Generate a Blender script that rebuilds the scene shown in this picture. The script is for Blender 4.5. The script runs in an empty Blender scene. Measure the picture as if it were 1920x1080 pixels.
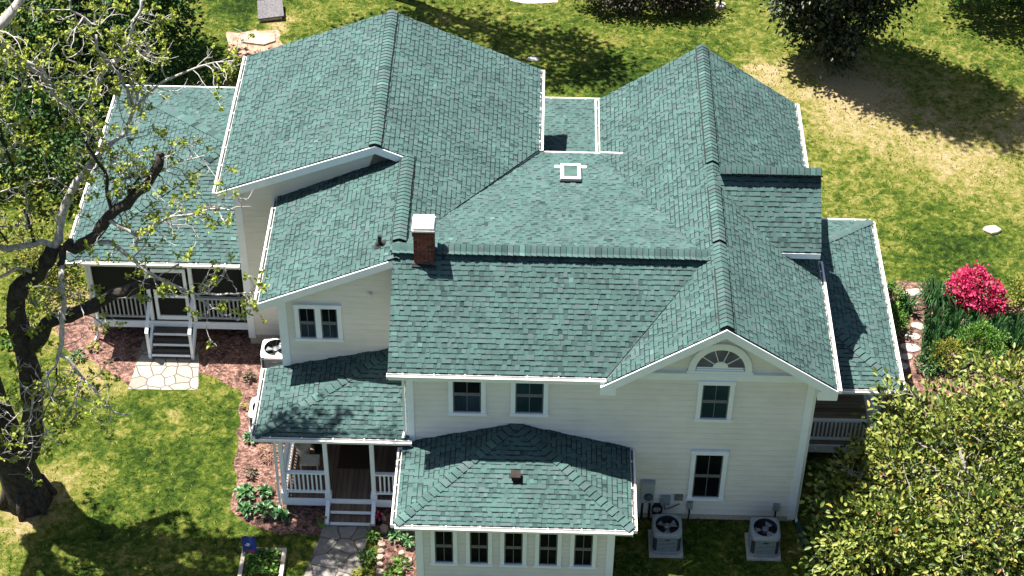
import bpy, math, random
import numpy as np
from mathutils import Vector, Matrix

random.seed(7)
rng = np.random.default_rng(11)
SC = bpy.context.scene
COL = SC.collection
# ------------------------------------------------------------------ camera
F_PX, PITCH, YAW, ROLL = 3555.0, math.radians(41.534), math.radians(0.923), math.radians(0.699)
CAM = np.array([3.097, -33.472, 37.61])
_fw = np.array([-math.sin(YAW)*math.cos(PITCH), math.cos(YAW)*math.cos(PITCH), -math.sin(PITCH)])
_r0 = np.array([math.cos(YAW), math.sin(YAW), 0.0])
_u0 = np.cross(_r0, _fw)
_r = _r0*math.cos(ROLL) + _u0*math.sin(ROLL)
_u = -_r0*math.sin(ROLL) + _u0*math.cos(ROLL)
cam_data = bpy.data.cameras.new('camera')
cam = bpy.data.objects.new('camera', cam_data)
COL.objects.link(cam)
cam_data.sensor_width = 36.0
cam_data.lens = F_PX/1920.0*36.0
cam_data.clip_end = 2000.0
cam.matrix_world = Matrix(((_r[0], _u[0], -_fw[0], CAM[0]), (_r[1], _u[1], -_fw[1], CAM[1]),
                           (_r[2], _u[2], -_fw[2], CAM[2]), (0, 0, 0, 1)))
SC.camera = cam
# ------------------------------------------------------------------ light
SUN_TO = Vector((0.365, -0.245, -1.0)).normalized()
w = bpy.data.worlds.new('World')
SC.world = w
w.use_nodes = True
nt = w.node_tree
nt.nodes.clear()
sky = nt.nodes.new('ShaderNodeTexSky')
sky.sky_type = 'NISHITA'
sky.sun_disc = False
sky.sun_elevation = math.asin(-SUN_TO.z)
sky.sun_rotation = math.atan2(-SUN_TO.x, -SUN_TO.y)
sky.air_density = 1.0
sky.dust_density = 1.5
bg = nt.nodes.new('ShaderNodeBackground')
bg.inputs[1].default_value = 0.048
wo = nt.nodes.new('ShaderNodeOutputWorld')
nt.links.new(sky.outputs[0], bg.inputs[0])
nt.links.new(bg.outputs[0], wo.inputs[0])
sl = bpy.data.lights.new('sun', 'SUN')
sl.energy = 5.0
sl.angle = math.radians(0.53)
sl.color = (1.0, 0.95, 0.86)
sun = bpy.data.objects.new('sun', sl)
sun.rotation_euler = SUN_TO.to_track_quat('-Z', 'Y').to_euler()
sun.location = (-20, 20, 60)
COL.objects.link(sun)
SC.view_settings.view_transform = 'Standard'
SC.view_settings.look = 'None'
SC.view_settings.exposure = 1.5
SC.view_settings.gamma = 1.0


def at(px, py, Y=None, Z=None, X=None):
    """pixel of the 1920 wide picture -> point on the plane y=Y, z=Z or x=X"""
    d = _fw + (px-960)/F_PX*_r - (py-540)/F_PX*_u
    if Y is not None:
        t = (Y-CAM[1])/d[1]
    elif X is not None:
        t = (X-CAM[0])/d[0]
    else:
        t = ((Z or 0.0)-CAM[2])/d[2]
    return CAM + t*d


# ------------------------------------------------------------------ materials
def nodes_of(name):
    m = bpy.data.materials.new(name)
    m.use_nodes = True
    n = m.node_tree
    b = n.nodes['Principled BSDF']
    return m, n, b


def N(n, t, **kw):
    x = n.nodes.new(t)
    for k, v in kw.items():
        if k.startswith('i_'):
            key = k[2:]
            x.inputs[int(key) if key.isdigit() else key].default_value = v
        else:
            setattr(x, k, v)
    return x


def ramp(n, stops, interp='LINEAR'):
    r = n.nodes.new('ShaderNodeValToRGB')
    r.color_ramp.interpolation = interp
    e = r.color_ramp.elements
    while len(e) < len(stops):
        e.new(0.5)
    for el, (p, c) in zip(e, stops):
        el.position = p
        el.color = (c[0], c[1], c[2], 1)
    return r


def noise(n, scale, detail=3, rough=0.55, coord='Object', dist=0.0):
    tc = n.nodes.new('ShaderNodeTexCoord')
    t = N(n, 'ShaderNodeTexNoise')
    t.inputs['Scale'].default_value = scale
    t.inputs['Detail'].default_value = detail
    t.inputs['Roughness'].default_value = rough
    t.inputs['Distortion'].default_value = dist
    n.links.new(tc.outputs[coord], t.inputs['Vector'])
    return t


def bump(n, b, src, strength, distance):
    bp = N(n, 'ShaderNodeBump')
    bp.inputs['Strength'].default_value = strength
    bp.inputs['Distance'].default_value = distance
    n.links.new(src, bp.inputs['Height'])
    n.links.new(bp.outputs[0], b.inputs['Normal'])
    return bp


def plain(name, c1, c2, scale=6.0, rough=0.6, bumpd=0.0, spec=0.3, metal=0.0, detail=4):
    m, n, b = nodes_of(name)
    t = noise(n, scale, detail)
    r = ramp(n, [(0.3, c1), (0.7, c2)])
    n.links.new(t.outputs['Fac'], r.inputs[0])
    n.links.new(r.outputs[0], b.inputs['Base Color'])
    b.inputs['Roughness'].default_value = rough
    b.inputs['Specular IOR Level'].default_value = spec
    b.inputs['Metallic'].default_value = metal
    if bumpd:
        bump(n, b, t.outputs['Fac'], 0.6, bumpd)
    return m


def attr_mat(name, stops, rough=0.8, spec=0.2, grain=60.0, gamt=0.25, transl=0.0, interp='LINEAR'):
    """colour from the per-face random value 'rnd' through a ramp, with fine grain"""
    m, n, b = nodes_of(name)
    a = N(n, 'ShaderNodeAttribute', attribute_name='rnd')
    r = ramp(n, stops, interp)
    n.links.new(a.outputs['Fac'], r.inputs[0])
    t = noise(n, grain, 2)
    mr = N(n, 'ShaderNodeMapRange')
    mr.inputs['From Min'].default_value = 0.3
    mr.inputs['From Max'].default_value = 0.7
    mr.inputs['To Min'].default_value = 1-gamt
    mr.inputs['To Max'].default_value = 1+gamt
    n.links.new(t.outputs['Fac'], mr.inputs[0])
    mx = N(n, 'ShaderNodeMix', data_type='RGBA', blend_type='MULTIPLY')
    mx.inputs[0].default_value = 1.0
    n.links.new(r.outputs[0], mx.inputs[6])
    n.links.new(mr.outputs[0], mx.inputs[7])
    n.links.new(mx.outputs[2], b.inputs['Base Color'])
    b.inputs['Roughness'].default_value = rough
    b.inputs['Specular IOR Level'].default_value = spec
    if transl:
        tr = N(n, 'ShaderNodeBsdfTranslucent')
        n.links.new(mx.outputs[2], tr.inputs[0])
        ms = N(n, 'ShaderNodeMixShader')
        ms.inputs[0].default_value = transl
        out = n.nodes['Material Output']
        n.links.new(b.outputs[0], ms.inputs[1])
        n.links.new(tr.outputs[0], ms.inputs[2])
        n.links.new(ms.outputs[0], out.inputs[0])
    return m


def shingle_mat():
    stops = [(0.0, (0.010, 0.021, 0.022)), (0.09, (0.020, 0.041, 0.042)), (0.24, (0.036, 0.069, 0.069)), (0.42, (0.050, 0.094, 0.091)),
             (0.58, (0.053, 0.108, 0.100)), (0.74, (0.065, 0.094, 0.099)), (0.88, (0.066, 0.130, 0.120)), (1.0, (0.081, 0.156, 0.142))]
    m, n, b = nodes_of('asphalt_shingle')
    a = N(n, 'ShaderNodeAttribute', attribute_name='rnd')
    r = ramp(n, stops)
    n.links.new(a.outputs['Fac'], r.inputs[0])
    t1 = noise(n, 90.0, 2)
    t2 = noise(n, 0.9, 6, 0.7)
    m1 = N(n, 'ShaderNodeMapRange', i_1=0.3, i_2=0.7, i_3=0.78, i_4=1.22)
    m2 = N(n, 'ShaderNodeMapRange', i_1=0.3, i_2=0.7, i_3=0.76, i_4=1.24)
    n.links.new(t1.outputs['Fac'], m1.inputs[0])
    n.links.new(t2.outputs['Fac'], m2.inputs[0])
    mm = N(n, 'ShaderNodeMath', operation='MULTIPLY')
    n.links.new(m1.outputs[0], mm.inputs[0])
    n.links.new(m2.outputs[0], mm.inputs[1])
    mx = N(n, 'ShaderNodeMix', data_type='RGBA', blend_type='MULTIPLY')
    mx.inputs[0].default_value = 1.0
    n.links.new(r.outputs[0], mx.inputs[6])
    n.links.new(mm.outputs[0], mx.inputs[7])
    n.links.new(mx.outputs[2], b.inputs['Base Color'])
    b.inputs['Roughness'].default_value = 0.9
    b.inputs['Specular IOR Level'].default_value = 0.25
    bump(n, b, t1.outputs['Fac'], 0.5, 0.004)
    return m


M = {}
M['shingle'] = shingle_mat()
M['felt'] = plain('roof_felt', (0.012, 0.016, 0.016), (0.022, 0.026, 0.026), 8, 0.9)
M['trim'] = plain('white_trim', (0.78, 0.83, 0.89), (0.85, 0.89, 0.93), 3.5, 0.45)
M['gutter'] = plain('white_gutter', (0.74, 0.74, 0.72), (0.82, 0.81, 0.79), 5, 0.35, spec=0.5)
M['gutter_in'] = plain('gutter_trough', (0.07, 0.07, 0.06), (0.26, 0.25, 0.24), 14, 0.8)
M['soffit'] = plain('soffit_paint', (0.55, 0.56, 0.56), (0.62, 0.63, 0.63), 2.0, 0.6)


def siding_mat():
    m, n, b = nodes_of('lap_siding')
    t = noise(n, 1.1, 5, 0.6)
    t2 = noise(n, 26, 3)
    r = ramp(n, [(0.32, (0.71, 0.68, 0.625)), (0.68, (0.795, 0.765, 0.71))])
    n.links.new(t.outputs['Fac'], r.inputs[0])
    # faint green-grey weathering low on the boards, drawn out along them
    tc = N(n, 'ShaderNodeTexCoord')
    mp = N(n, 'ShaderNodeMapping')
    mp.inputs['Scale'].default_value = (0.5, 0.5, 5.0)
    n.links.new(tc.outputs['Object'], mp.inputs[0])
    t3 = N(n, 'ShaderNodeTexNoise')
    t3.inputs['Scale'].default_value = 2.2
    t3.inputs['Detail'].default_value = 5
    n.links.new(mp.outputs[0], t3.inputs['Vector'])
    mr = N(n, 'ShaderNodeMapRange', i_1=0.52, i_2=0.78, i_3=0.0, i_4=0.45)
    n.links.new(t3.outputs['Fac'], mr.inputs[0])
    mx = N(n, 'ShaderNodeMix', data_type='RGBA')
    mx.inputs[7].default_value = (0.56, 0.535, 0.46, 1)
    n.links.new(mr.outputs[0], mx.inputs[0])
    n.links.new(r.outputs[0], mx.inputs[6])
    n.links.new(mx.outputs[2], b.inputs['Base Color'])
    b.inputs['Roughness'].default_value = 0.62
    b.inputs['Specular IOR Level'].default_value = 0.3
    bump(n, b, t2.outputs['Fac'], 0.25, 0.002)
    return m


M['siding'] = siding_mat()


def glass_mat(name, base, rough=0.06):
    m, n, b = nodes_of(name)
    t = noise(n, 1.7, 3)
    r = ramp(n, [(0.35, base), (0.7, tuple(c*1.7+0.002 for c in base))])
    n.links.new(t.outputs['Fac'], r.inputs[0])
    n.links.new(r.outputs[0], b.inputs['Base Color'])
    b.inputs['Roughness'].default_value = rough
    b.inputs['Specular IOR Level'].default_value = 0.02
    return m


M['glass'] = glass_mat('dark_glass', (0.004, 0.005, 0.006))
M['glass_shade'] = glass_mat('glass_over_blind', (0.012, 0.030, 0.036), 0.15)
M['glass_screen'] = glass_mat('glass_behind_screen', (0.018, 0.030, 0.044), 0.25)
M['glass_fan'] = glass_mat('fan_glass', (0.10, 0.10, 0.125), 0.1)
M['sash'] = plain('sash_bronze', (0.10, 0.11, 0.12), (0.17, 0.18, 0.19), 20, 0.5)
M['black'] = plain('black_plastic', (0.008, 0.008, 0.008), (0.02, 0.02, 0.02), 12, 0.5)
M['screen'] = plain('insect_screen', (0.006, 0.007, 0.007), (0.014, 0.015, 0.015), 30, 0.8)
M['grey'] = plain('grey_paint', (0.30, 0.33, 0.35), (0.38, 0.41, 0.43), 7, 0.5)
M['acgrey'] = plain('ac_painted_steel', (0.21, 0.26, 0.28), (0.28, 0.33, 0.35), 9, 0.45, spec=0.5)
M['actop'] = plain('ac_top_paint', (0.21, 0.245, 0.265), (0.28, 0.315, 0.335), 6, 0.45, spec=0.5)
M['acdark'] = plain('ac_coil', (0.02, 0.025, 0.03), (0.05, 0.055, 0.06), 40, 0.6)
M['blade'] = plain('fan_blade', (0.20, 0.22, 0.26), (0.36, 0.38, 0.42), 9, 0.4, metal=0.3)
M['concrete'] = plain('concrete', (0.30, 0.30, 0.28), (0.46, 0.45, 0.42), 12, 0.9, 0.004)
M['cap'] = plain('chimney_cap_mortar', (0.72, 0.69, 0.64), (0.86, 0.83, 0.78), 9, 0.8, 0.01)
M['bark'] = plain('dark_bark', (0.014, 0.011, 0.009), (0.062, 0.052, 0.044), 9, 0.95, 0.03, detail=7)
M['bark_sunlit'] = plain('sunlit_bark', (0.20, 0.18, 0.165), (0.56, 0.53, 0.50), 11, 0.9, 0.012, detail=6)  # paleness of the sunlit twigs and limbs is put into this bark colour
M['bark_grey'] = plain('grey_bark', (0.16, 0.14, 0.12), (0.40, 0.37, 0.33), 14, 0.9, 0.01)
M['soil'] = plain('soil', (0.05, 0.03, 0.02), (0.12, 0.08, 0.055), 15, 1.0, 0.02)
M['wood_rough'] = plain('weathered_wood', (0.14, 0.11, 0.085), (0.30, 0.26, 0.21), 10, 0.9, 0.005)
M['wood_pale'] = plain('pale_wood', (0.40, 0.35, 0.27), (0.55, 0.49, 0.40), 12, 0.8, 0.004)
M['slate'] = plain('grey_shingle_lid', (0.08, 0.075, 0.085), (0.17, 0.16, 0.17), 16, 0.9, 0.01)
M['stone'] = plain('fieldstone', (0.30, 0.26, 0.225), (0.50, 0.45, 0.40), 6, 0.9, 0.02)
M['rock'] = plain('pink_rock', (0.27, 0.19, 0.145), (0.46, 0.37, 0.30), 9, 0.9, 0.02)
M['flagblue'] = plain('blue_flag', (0.012, 0.03, 0.17), (0.03, 0.06, 0.28), 5, 0.8)
M['flagpale'] = plain('pale_flag_print', (0.40, 0.42, 0.50), (0.62, 0.62, 0.66), 9, 0.8)
M['flagred'] = plain('red_flag_print', (0.25, 0.03, 0.04), (0.36, 0.06, 0.05), 9, 0.8)
M['potgreen'] = plain('green_glaze', (0.10, 0.22, 0.05), (0.17, 0.33, 0.08), 7, 0.35)
M['red'] = plain('red_petals', (0.45, 0.02, 0.02), (0.65, 0.05, 0.04), 20, 0.6)
M['cushion'] = plain('cream_cloth', (0.42, 0.39, 0.34), (0.58, 0.55, 0.49), 8, 0.9)
M['rug'] = plain('brown_mat', (0.022, 0.012, 0.008), (0.06, 0.035, 0.022), 40, 0.95)
M['drain'] = plain('green_drain_pipe', (0.015, 0.045, 0.04), (0.03, 0.07, 0.06), 6, 0.4)
M['meterglass'] = glass_mat('meter_glass', (0.05, 0.06, 0.06))


def brick_mat():
    m, n, b = nodes_of('chimney_brick')
    a = N(n, 'ShaderNodeAttribute', attribute_name='rnd')
    r = ramp(n, [(0.0, (0.05, 0.014, 0.010)), (0.5, (0.13, 0.030, 0.020)), (1.0, (0.21, 0.06, 0.04))])
    n.links.new(a.outputs['Fac'], r.inputs[0])
    n.links.new(r.outputs[0], b.inputs['Base Color'])
    b.inputs['Roughness'].default_value = 0.9
    t = noise(n, 50, 3)
    bump(n, b, t.outputs['Fac'], 0.5, 0.006)
    return m


M['brick'] = brick_mat()
M['mortar'] = plain('mortar', (0.34, 0.27, 0.24), (0.50, 0.42, 0.38), 30, 0.95)


def board_mat(name, c1, c2, width, axis=0):
    m, n, b = nodes_of(name)
    tc = N(n, 'ShaderNodeTexCoord')
    sp = N(n, 'ShaderNodeSeparateXYZ')
    n.links.new(tc.outputs['Object'], sp.inputs[0])
    dv = N(n, 'ShaderNodeMath', operation='DIVIDE', i_1=width)
    n.links.new(sp.outputs[axis], dv.inputs[0])
    fl = N(n, 'ShaderNodeMath', operation='FLOOR')
    n.links.new(dv.outputs[0], fl.inputs[0])
    fr = N(n, 'ShaderNodeMath', operation='FRACT')
    n.links.new(dv.outputs[0], fr.inputs[0])
    wn = N(n, 'ShaderNodeTexWhiteNoise', noise_dimensions='1D')
    n.links.new(fl.outputs[0], wn.inputs['W'])
    mp = N(n, 'ShaderNodeMapping')
    sc = [30.0, 30.0, 30.0]
    sc[1-axis if axis < 2 else 0] = 2.5
    mp.inputs['Scale'].default_value = sc
    n.links.new(tc.outputs['Object'], mp.inputs[0])
    t = N(n, 'ShaderNodeTexNoise')
    t.inputs['Scale'].default_value = 1.0
    t.inputs['Detail'].default_value = 5
    n.links.new(mp.outputs[0], t.inputs['Vector'])
    ad = N(n, 'ShaderNodeMath', operation='MULTIPLY_ADD', i_1=0.45)
    n.links.new(wn.outputs['Value'], ad.inputs[0])
    n.links.new(t.outputs['Fac'], ad.inputs[2])
    r = ramp(n, [(0.35, c1), (0.95, c2)])
    n.links.new(ad.outputs[0], r.inputs[0])
    gt = N(n, 'ShaderNodeMath', operation='GREATER_THAN', i_1=0.07)
    n.links.new(fr.outputs[0], gt.inputs[0])
    mx = N(n, 'ShaderNodeMix', data_type='RGBA')
    mx.inputs[6].default_value = (0.006, 0.005, 0.004, 1)
    n.links.new(gt.outputs[0], mx.inputs[0])
    n.links.new(r.outputs[0], mx.inputs[7])
    n.links.new(mx.outputs[2], b.inputs['Base Color'])
    b.inputs['Roughness'].default_value = 0.75
    bump(n, b, gt.outputs[0], 0.6, 0.006)
    return m


M['deck'] = board_mat('porch_boards', (0.06, 0.036, 0.026), (0.17, 0.115, 0.085), 0.14, 0)
M['deck_grey'] = board_mat('grey_porch_boards', (0.03, 0.025, 0.022), (0.10, 0.085, 0.075), 0.14, 1)


def leaf_mat(name, stops, transl=0.3, rough=0.55, spec=0.35):
    return attr_mat(name, stops, rough, spec, 25.0, 0.18, transl)


M['leaf_spring'] = leaf_mat('spring_leaf', [(0, (0.15, 0.21, 0.018)), (0.5, (0.28, 0.34, 0.035)), (1, (0.42, 0.45, 0.085))], 0.35)
M['leaf_magnolia'] = leaf_mat('magnolia_leaf', [(0, (0.014, 0.034, 0.006)), (0.24, (0.050, 0.092, 0.012)), (0.50, (0.165, 0.210, 0.034)),
                              (0.90, (0.33, 0.35, 0.09)), (0.972, (0.36, 0.29, 0.05)), (0.982, (0.20, 0.075, 0.018)), (1, (0.28, 0.12, 0.03))], 0.24, 0.45, 0.35)
M['leaf_dark'] = leaf_mat('evergreen_leaf', [(0, (0.008, 0.016, 0.005)), (0.55, (0.026, 0.044, 0.013)), (0.82, (0.062, 0.082, 0.030)), (1, (0.17, 0.175, 0.085))], 0.08, 0.45, 0.4)
M['leaf_deep'] = leaf_mat('deep_green_leaf', [(0, (0.010, 0.035, 0.008)), (0.6, (0.030, 0.085, 0.016)), (1, (0.085, 0.17, 0.03))], 0.2)
M['leaf_green'] = leaf_mat('fresh_green_leaf', [(0, (0.03, 0.09, 0.01)), (0.6, (0.08, 0.19, 0.02)), (1, (0.18, 0.31, 0.05))], 0.3)
M['leaf_bronze'] = leaf_mat('bronze_leaf', [(0, (0.022, 0.022, 0.012)), (0.6, (0.06, 0.055, 0.028)), (1, (0.16, 0.135, 0.07))], 0.15)
M['leaf_hosta'] = leaf_mat('hosta_leaf', [(0, (0.02, 0.07, 0.02)), (0.6, (0.055, 0.15, 0.045)), (1, (0.12, 0.24, 0.09))], 0.15, 0.4)
M['leaf_blade'] = leaf_mat('strap_leaf', [(0, (0.015, 0.05, 0.016)), (0.6, (0.035, 0.11, 0.035)), (1, (0.09, 0.20, 0.06))], 0.2, 0.45)
M['leaf_lime'] = leaf_mat('lime_leaf', [(0, (0.08, 0.10, 0.01)), (0.6, (0.17, 0.19, 0.022)), (1, (0.27, 0.27, 0.045))], 0.25)
M['petal'] = leaf_mat('azalea_petal', [(0, (0.30, 0.010, 0.055)), (0.5, (0.56, 0.030, 0.125)), (1, (0.72, 0.10, 0.23))], 0.3, 0.6)
M['leaf_red'] = leaf_mat('reddish_leaf', [(0, (0.10, 0.05, 0.03)), (0.6, (0.22, 0.12, 0.07)), (1, (0.30, 0.18, 0.10))], 0.2)
M['needle'] = M['leaf_dark']


# ------------------------------------------------------------------ mesh builder
class MB:
    def __init__(s):
        s.v, s.f, s.m, s.r = [], [], [], []

    def poly(s, pts, mi=0, rnd=0.5):
        i = len(s.v)
        s.v += [tuple(map(float, p)) for p in pts]
        s.f.append(tuple(range(i, i+len(pts))))
        s.m.append(mi)
        s.r.append(rnd)

    def box(s, a, b, mi=0, rnd=0.5):
        x0, y0, z0 = a
        x1, y1, z1 = b
        c = [(x0, y0, z0), (x1, y0, z0), (x1, y1, z0), (x0, y1, z0), (x0, y0, z1), (x1, y0, z1), (x1, y1, z1), (x0, y1, z1)]
        i = len(s.v)
        s.v += c
        for q in ((0, 3, 2, 1), (4, 5, 6, 7), (0, 1, 5, 4), (1, 2, 6, 5), (2, 3, 7, 6), (3, 0, 4, 7)):
            s.f.append(tuple(i+k for k in q))
            s.m.append(mi)
            s.r.append(rnd)

    def bar(s, a, b, wd, ht, up=(0, 0, 1), mi=0, rnd=0.5):
        """box beam from a to b, wd across, ht along up (centred)"""
        a, b, up = Vector(a), Vector(b), Vector(up)
        d = (b-a).normalized()
        sd = d.cross(up).normalized()*wd*0.5
        u2 = sd.cross(d).normalized()*ht*0.5
        i = len(s.v)
        for p in (a, b):
            for q in (-sd-u2, sd-u2, sd+u2, -sd+u2):
                s.v.append(tuple(p+q))
        for q in ((0, 3, 2, 1), (4, 5, 6, 7), (0, 1, 5, 4), (1, 2, 6, 5), (2, 3, 7, 6), (3, 0, 4, 7)):
            s.f.append(tuple(i+k for k in q))
            s.m.append(mi)
            s.r.append(rnd)

    def prism(s, pts, dz0, dz1, mi=0, mi_side=None):
        """pts (x,y,z) polygon extruded vertically from z+dz0 to z+dz1"""
        n = len(pts)
        i = len(s.v)
        s.v += [(p[0], p[1], p[2]+dz0) for p in pts]+[(p[0], p[1], p[2]+dz1) for p in pts]
        area = sum(pts[k][0]*pts[(k+1) % n][1]-pts[(k+1) % n][0]*pts[k][1] for k in range(n))
        lo, hi = tuple(i+k for k in range(n)), tuple(i+n+k for k in range(n))
        if area < 0:
            s.f += [lo, tuple(reversed(hi))]
        else:
            s.f += [tuple(reversed(lo)), hi]
        s.m += [mi, mi]
        s.r += [0.5, 0.5]
        for k in range(n):
            k2 = (k+1) % n
            q = (i+k, i+k2, i+n+k2, i+n+k)
            s.f.append(q if area >= 0 else tuple(reversed(q)))
            s.m.append(mi if mi_side is None else mi_side)
            s.r.append(0.5)

    def tube(s, pts, rad, sides=6, mi=0, cap=True, rnd=0.5):
        pts = [Vector(p) for p in pts]
        n = len(pts)
        if not hasattr(rad, '__len__'):
            rad = [rad]*n
        i0 = len(s.v)
        ref = Vector((0.3, 0.2, 0.93)).normalized()
        prev = None
        for k, p in enumerate(pts):
            d = (pts[min(k+1, n-1)]-pts[max(k-1, 0)])
            d = d.normalized() if d.length > 1e-9 else Vector((0, 0, 1))
            if prev is None:
                a = d.cross(ref if abs(d.dot(ref)) < 0.95 else Vector((1, 0, 0))).normalized()
            else:
                a = (prev-d*prev.dot(d))
                a = a.normalized() if a.length > 1e-6 else d.orthogonal().normalized()
            prev = a
            b = d.cross(a)
            for j in range(sides):
                t = 2*math.pi*j/sides
                s.v.append(tuple(p+(a*math.cos(t)+b*math.sin(t))*rad[k]))
        for k in range(n-1):
            for j in range(sides):
                j2 = (j+1) % sides
                s.f.append((i0+k*sides+j, i0+k*sides+j2, i0+(k+1)*sides+j2, i0+(k+1)*sides+j))
                s.m.append(mi)
                s.r.append(rnd)
        if cap:
            s.f.append(tuple(i0+j for j in reversed(range(sides))))
            s.f.append(tuple(i0+(n-1)*sides+j for j in range(sides)))
            s.m += [mi, mi]
            s.r += [rnd, rnd]

    def lathe(s, prof, c=(0, 0, 0), sides=20, mi=0, rnd=0.5):
        i0 = len(s.v)
        for (r, z) in prof:
            for j in range(sides):
                t = 2*math.pi*j/sides
                s.v.append((c[0]+r*math.cos(t), c[1]+r*math.sin(t), c[2]+z))
        for k in range(len(prof)-1):
            for j in range(sides):
                j2 = (j+1) % sides
                s.f.append((i0+k*sides+j, i0+k*sides+j2, i0+(k+1)*sides+j2, i0+(k+1)*sides+j))
                s.m.append(mi)
                s.r.append(rnd)
        for k, rev in ((0, True), (len(prof)-1, False)):
            if prof[k][0] > 1e-4:
                q = [i0+k*sides+j for j in range(sides)]
                s.f.append(tuple(reversed(q)) if rev else tuple(q))
                s.m.append(mi)
                s.r.append(rnd)

    def build(s, name, mats, parent=None, smooth=False):
        me = bpy.data.meshes.new(name)
        off = world_loc(parent)
        vv = [(x-off[0], y-off[1], z-off[2]) for x, y, z in s.v]
        me.from_pydata(vv, [], s.f)
        if not isinstance(mats, (list, tuple)):
            mats = [mats]
        for m in mats:
            me.materials.append(m)
        if len(mats) > 1:
            me.polygons.foreach_set('material_index', s.m)
        a = me.attributes.new('rnd', 'FLOAT', 'FACE')
        a.data.foreach_set('value', s.r)
        if smooth:
            me.polygons.foreach_set('use_smooth', [True]*len(me.polygons))
        me.update()
        o = bpy.data.objects.new(name, me)
        COL.objects.link(o)
        if parent:
            o.parent = parent
        return o


LOC = {}


def world_loc(o):
    x = y = z = 0.0
    while o is not None:
        x += o.location[0]
        y += o.location[1]
        z += o.location[2]
        o = o.parent
    return (x, y, z)


def tag(o, label=None, cat=None, group=None, kind=None):
    if label:
        o['label'] = label
    if cat:
        o['category'] = cat
    if group:
        o['group'] = group
    if kind:
        o['kind'] = kind
    return o


def thing(name, label, cat, loc, group=None):
    o = bpy.data.objects.new(name, None)
    o.empty_display_size = 0.3
    o.location = loc
    COL.objects.link(o)
    return tag(o, label, cat, group)


def copy_tree(o, loc=None, parent=None):
    c = o.copy()
    COL.objects.link(c)
    if parent is not None:
        c.parent = parent
    if loc is not None:
        c.location = loc
    for ch in list(o.children):
        copy_tree(ch, None, c)
    return c


def clip(poly, a, b, c):
    """keep a*x+b*y<=c"""
    out = []
    n = len(poly)
    for i in range(n):
        p, q = poly[i], poly[(i+1) % n]
        dp, dq = a*p[0]+b*p[1]-c, a*q[0]+b*q[1]-c
        if dp <= 0:
            out.append(p)
        if (dp < 0 < dq) or (dq < 0 < dp):
            t = dp/(dp-dq)
            out.append((p[0]+t*(q[0]-p[0]), p[1]+t*(q[1]-p[1])))
    return out


def ccw(poly):
    a = sum(poly[i][0]*poly[(i+1) % len(poly)][1]-poly[(i+1) % len(poly)][0]*poly[i][1] for i in range(len(poly)))
    return poly if a > 0 else poly[::-1]


def clip_convex(sub, con):
    for i in range(len(con)):
        p, q = con[i], con[(i+1) % len(con)]
        a, b = (q[1]-p[1]), -(q[0]-p[0])
        sub = clip(sub, a, b, a*p[0]+b*p[1])
        if len(sub) < 3:
            return []
    return sub


class Plane:
    def __init__(s, p0, sx, sy):
        s.p, s.sx, s.sy = p0, sx, sy

    def z(s, x, y):
        return s.p[2]+s.sx*(x-s.p[0])+s.sy*(y-s.p[1])

    def pt(s, x, y, dz=0):
        return (x, y, s.z(x, y)+dz)


def shingles(mb, pl, pieces, expo=0.132, lift=0.026):
    """tabs of laminated shingles laid in courses over convex plan polygons"""
    g = Vector((pl.sx, pl.sy))
    m = g.length
    g.normalize()
    h = Vector((-g.y, g.x))
    rs = expo/math.sqrt(1+m*m)
    for piece in pieces:
        con = ccw([(p[0]*h.x+p[1]*h.y, p[0]*g.x+p[1]*g.y) for p in piece])
        # orientation of (h,g): x->u, y->v keeps handedness up to sign
        con = ccw(con)
        u0, u1 = min(p[0] for p in con), max(p[0] for p in con)
        v0, v1 = min(p[1] for p in con), max(p[1] for p in con)
        k = 0
        v = v0-rs*0.15
        while v < v1:
            u = u0-random.random()*0.5
            hi = random.random() < 0.5
            while u < u1:
                wd = random.choice((0.085, 0.10, 0.11, 0.12, 0.15))
                hi = (not hi) if random.random() < 0.72 else hi
                hb = lift*(1.0 if hi else 0.3)
                hb *= random.uniform(0.85, 1.15)
                rv0 = min(1, max(0.1, random.gauss(0.49, 0.135)+(0.06 if hi else -0.06)))
                # dark granule band of laminated shingles, also painting shade under the next butts
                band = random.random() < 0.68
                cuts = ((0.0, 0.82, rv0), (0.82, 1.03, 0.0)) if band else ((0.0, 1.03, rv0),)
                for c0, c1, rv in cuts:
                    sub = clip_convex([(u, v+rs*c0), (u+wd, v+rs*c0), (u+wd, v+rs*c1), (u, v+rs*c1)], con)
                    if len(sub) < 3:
                        continue
                    top, bot = [], []
                    for (a, b) in sub:
                        t = min(1, max(0, (b-v)/rs))
                        x, y = a*h.x+b*g.x, a*h.y+b*g.y
                        zz = pl.z(x, y)
                        top.append((x, y, zz+hb*(1-0.5*t)+0.0015))
                        bot.append((x, y, zz-0.004))
                    i = len(mb.v)
                    n = len(sub)
                    mb.v += top+bot
                    det = h.x*g.y-h.y*g.x
                    tf = tuple(range(i, i+n))
                    mb.f.append(tf if det > 0 else tf[::-1])
                    mb.m.append(0)
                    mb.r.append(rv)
                    for q in range(n):
                        q2 = (q+1) % n
                        if abs(sub[q][1]-sub[q2][1]) < 1e-6 and (c0 > 0 or sub[q][1] > v+rs*0.5):
                            continue
                        fq = (i+q, i+n+q, i+n+q2, i+q2)
                        mb.f.append(fq if det > 0 else fq[::-1])
                        mb.m.append(1)
                        mb.r.append(rv*0.6)
                u += wd
            v += rs
            k += 1


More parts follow.
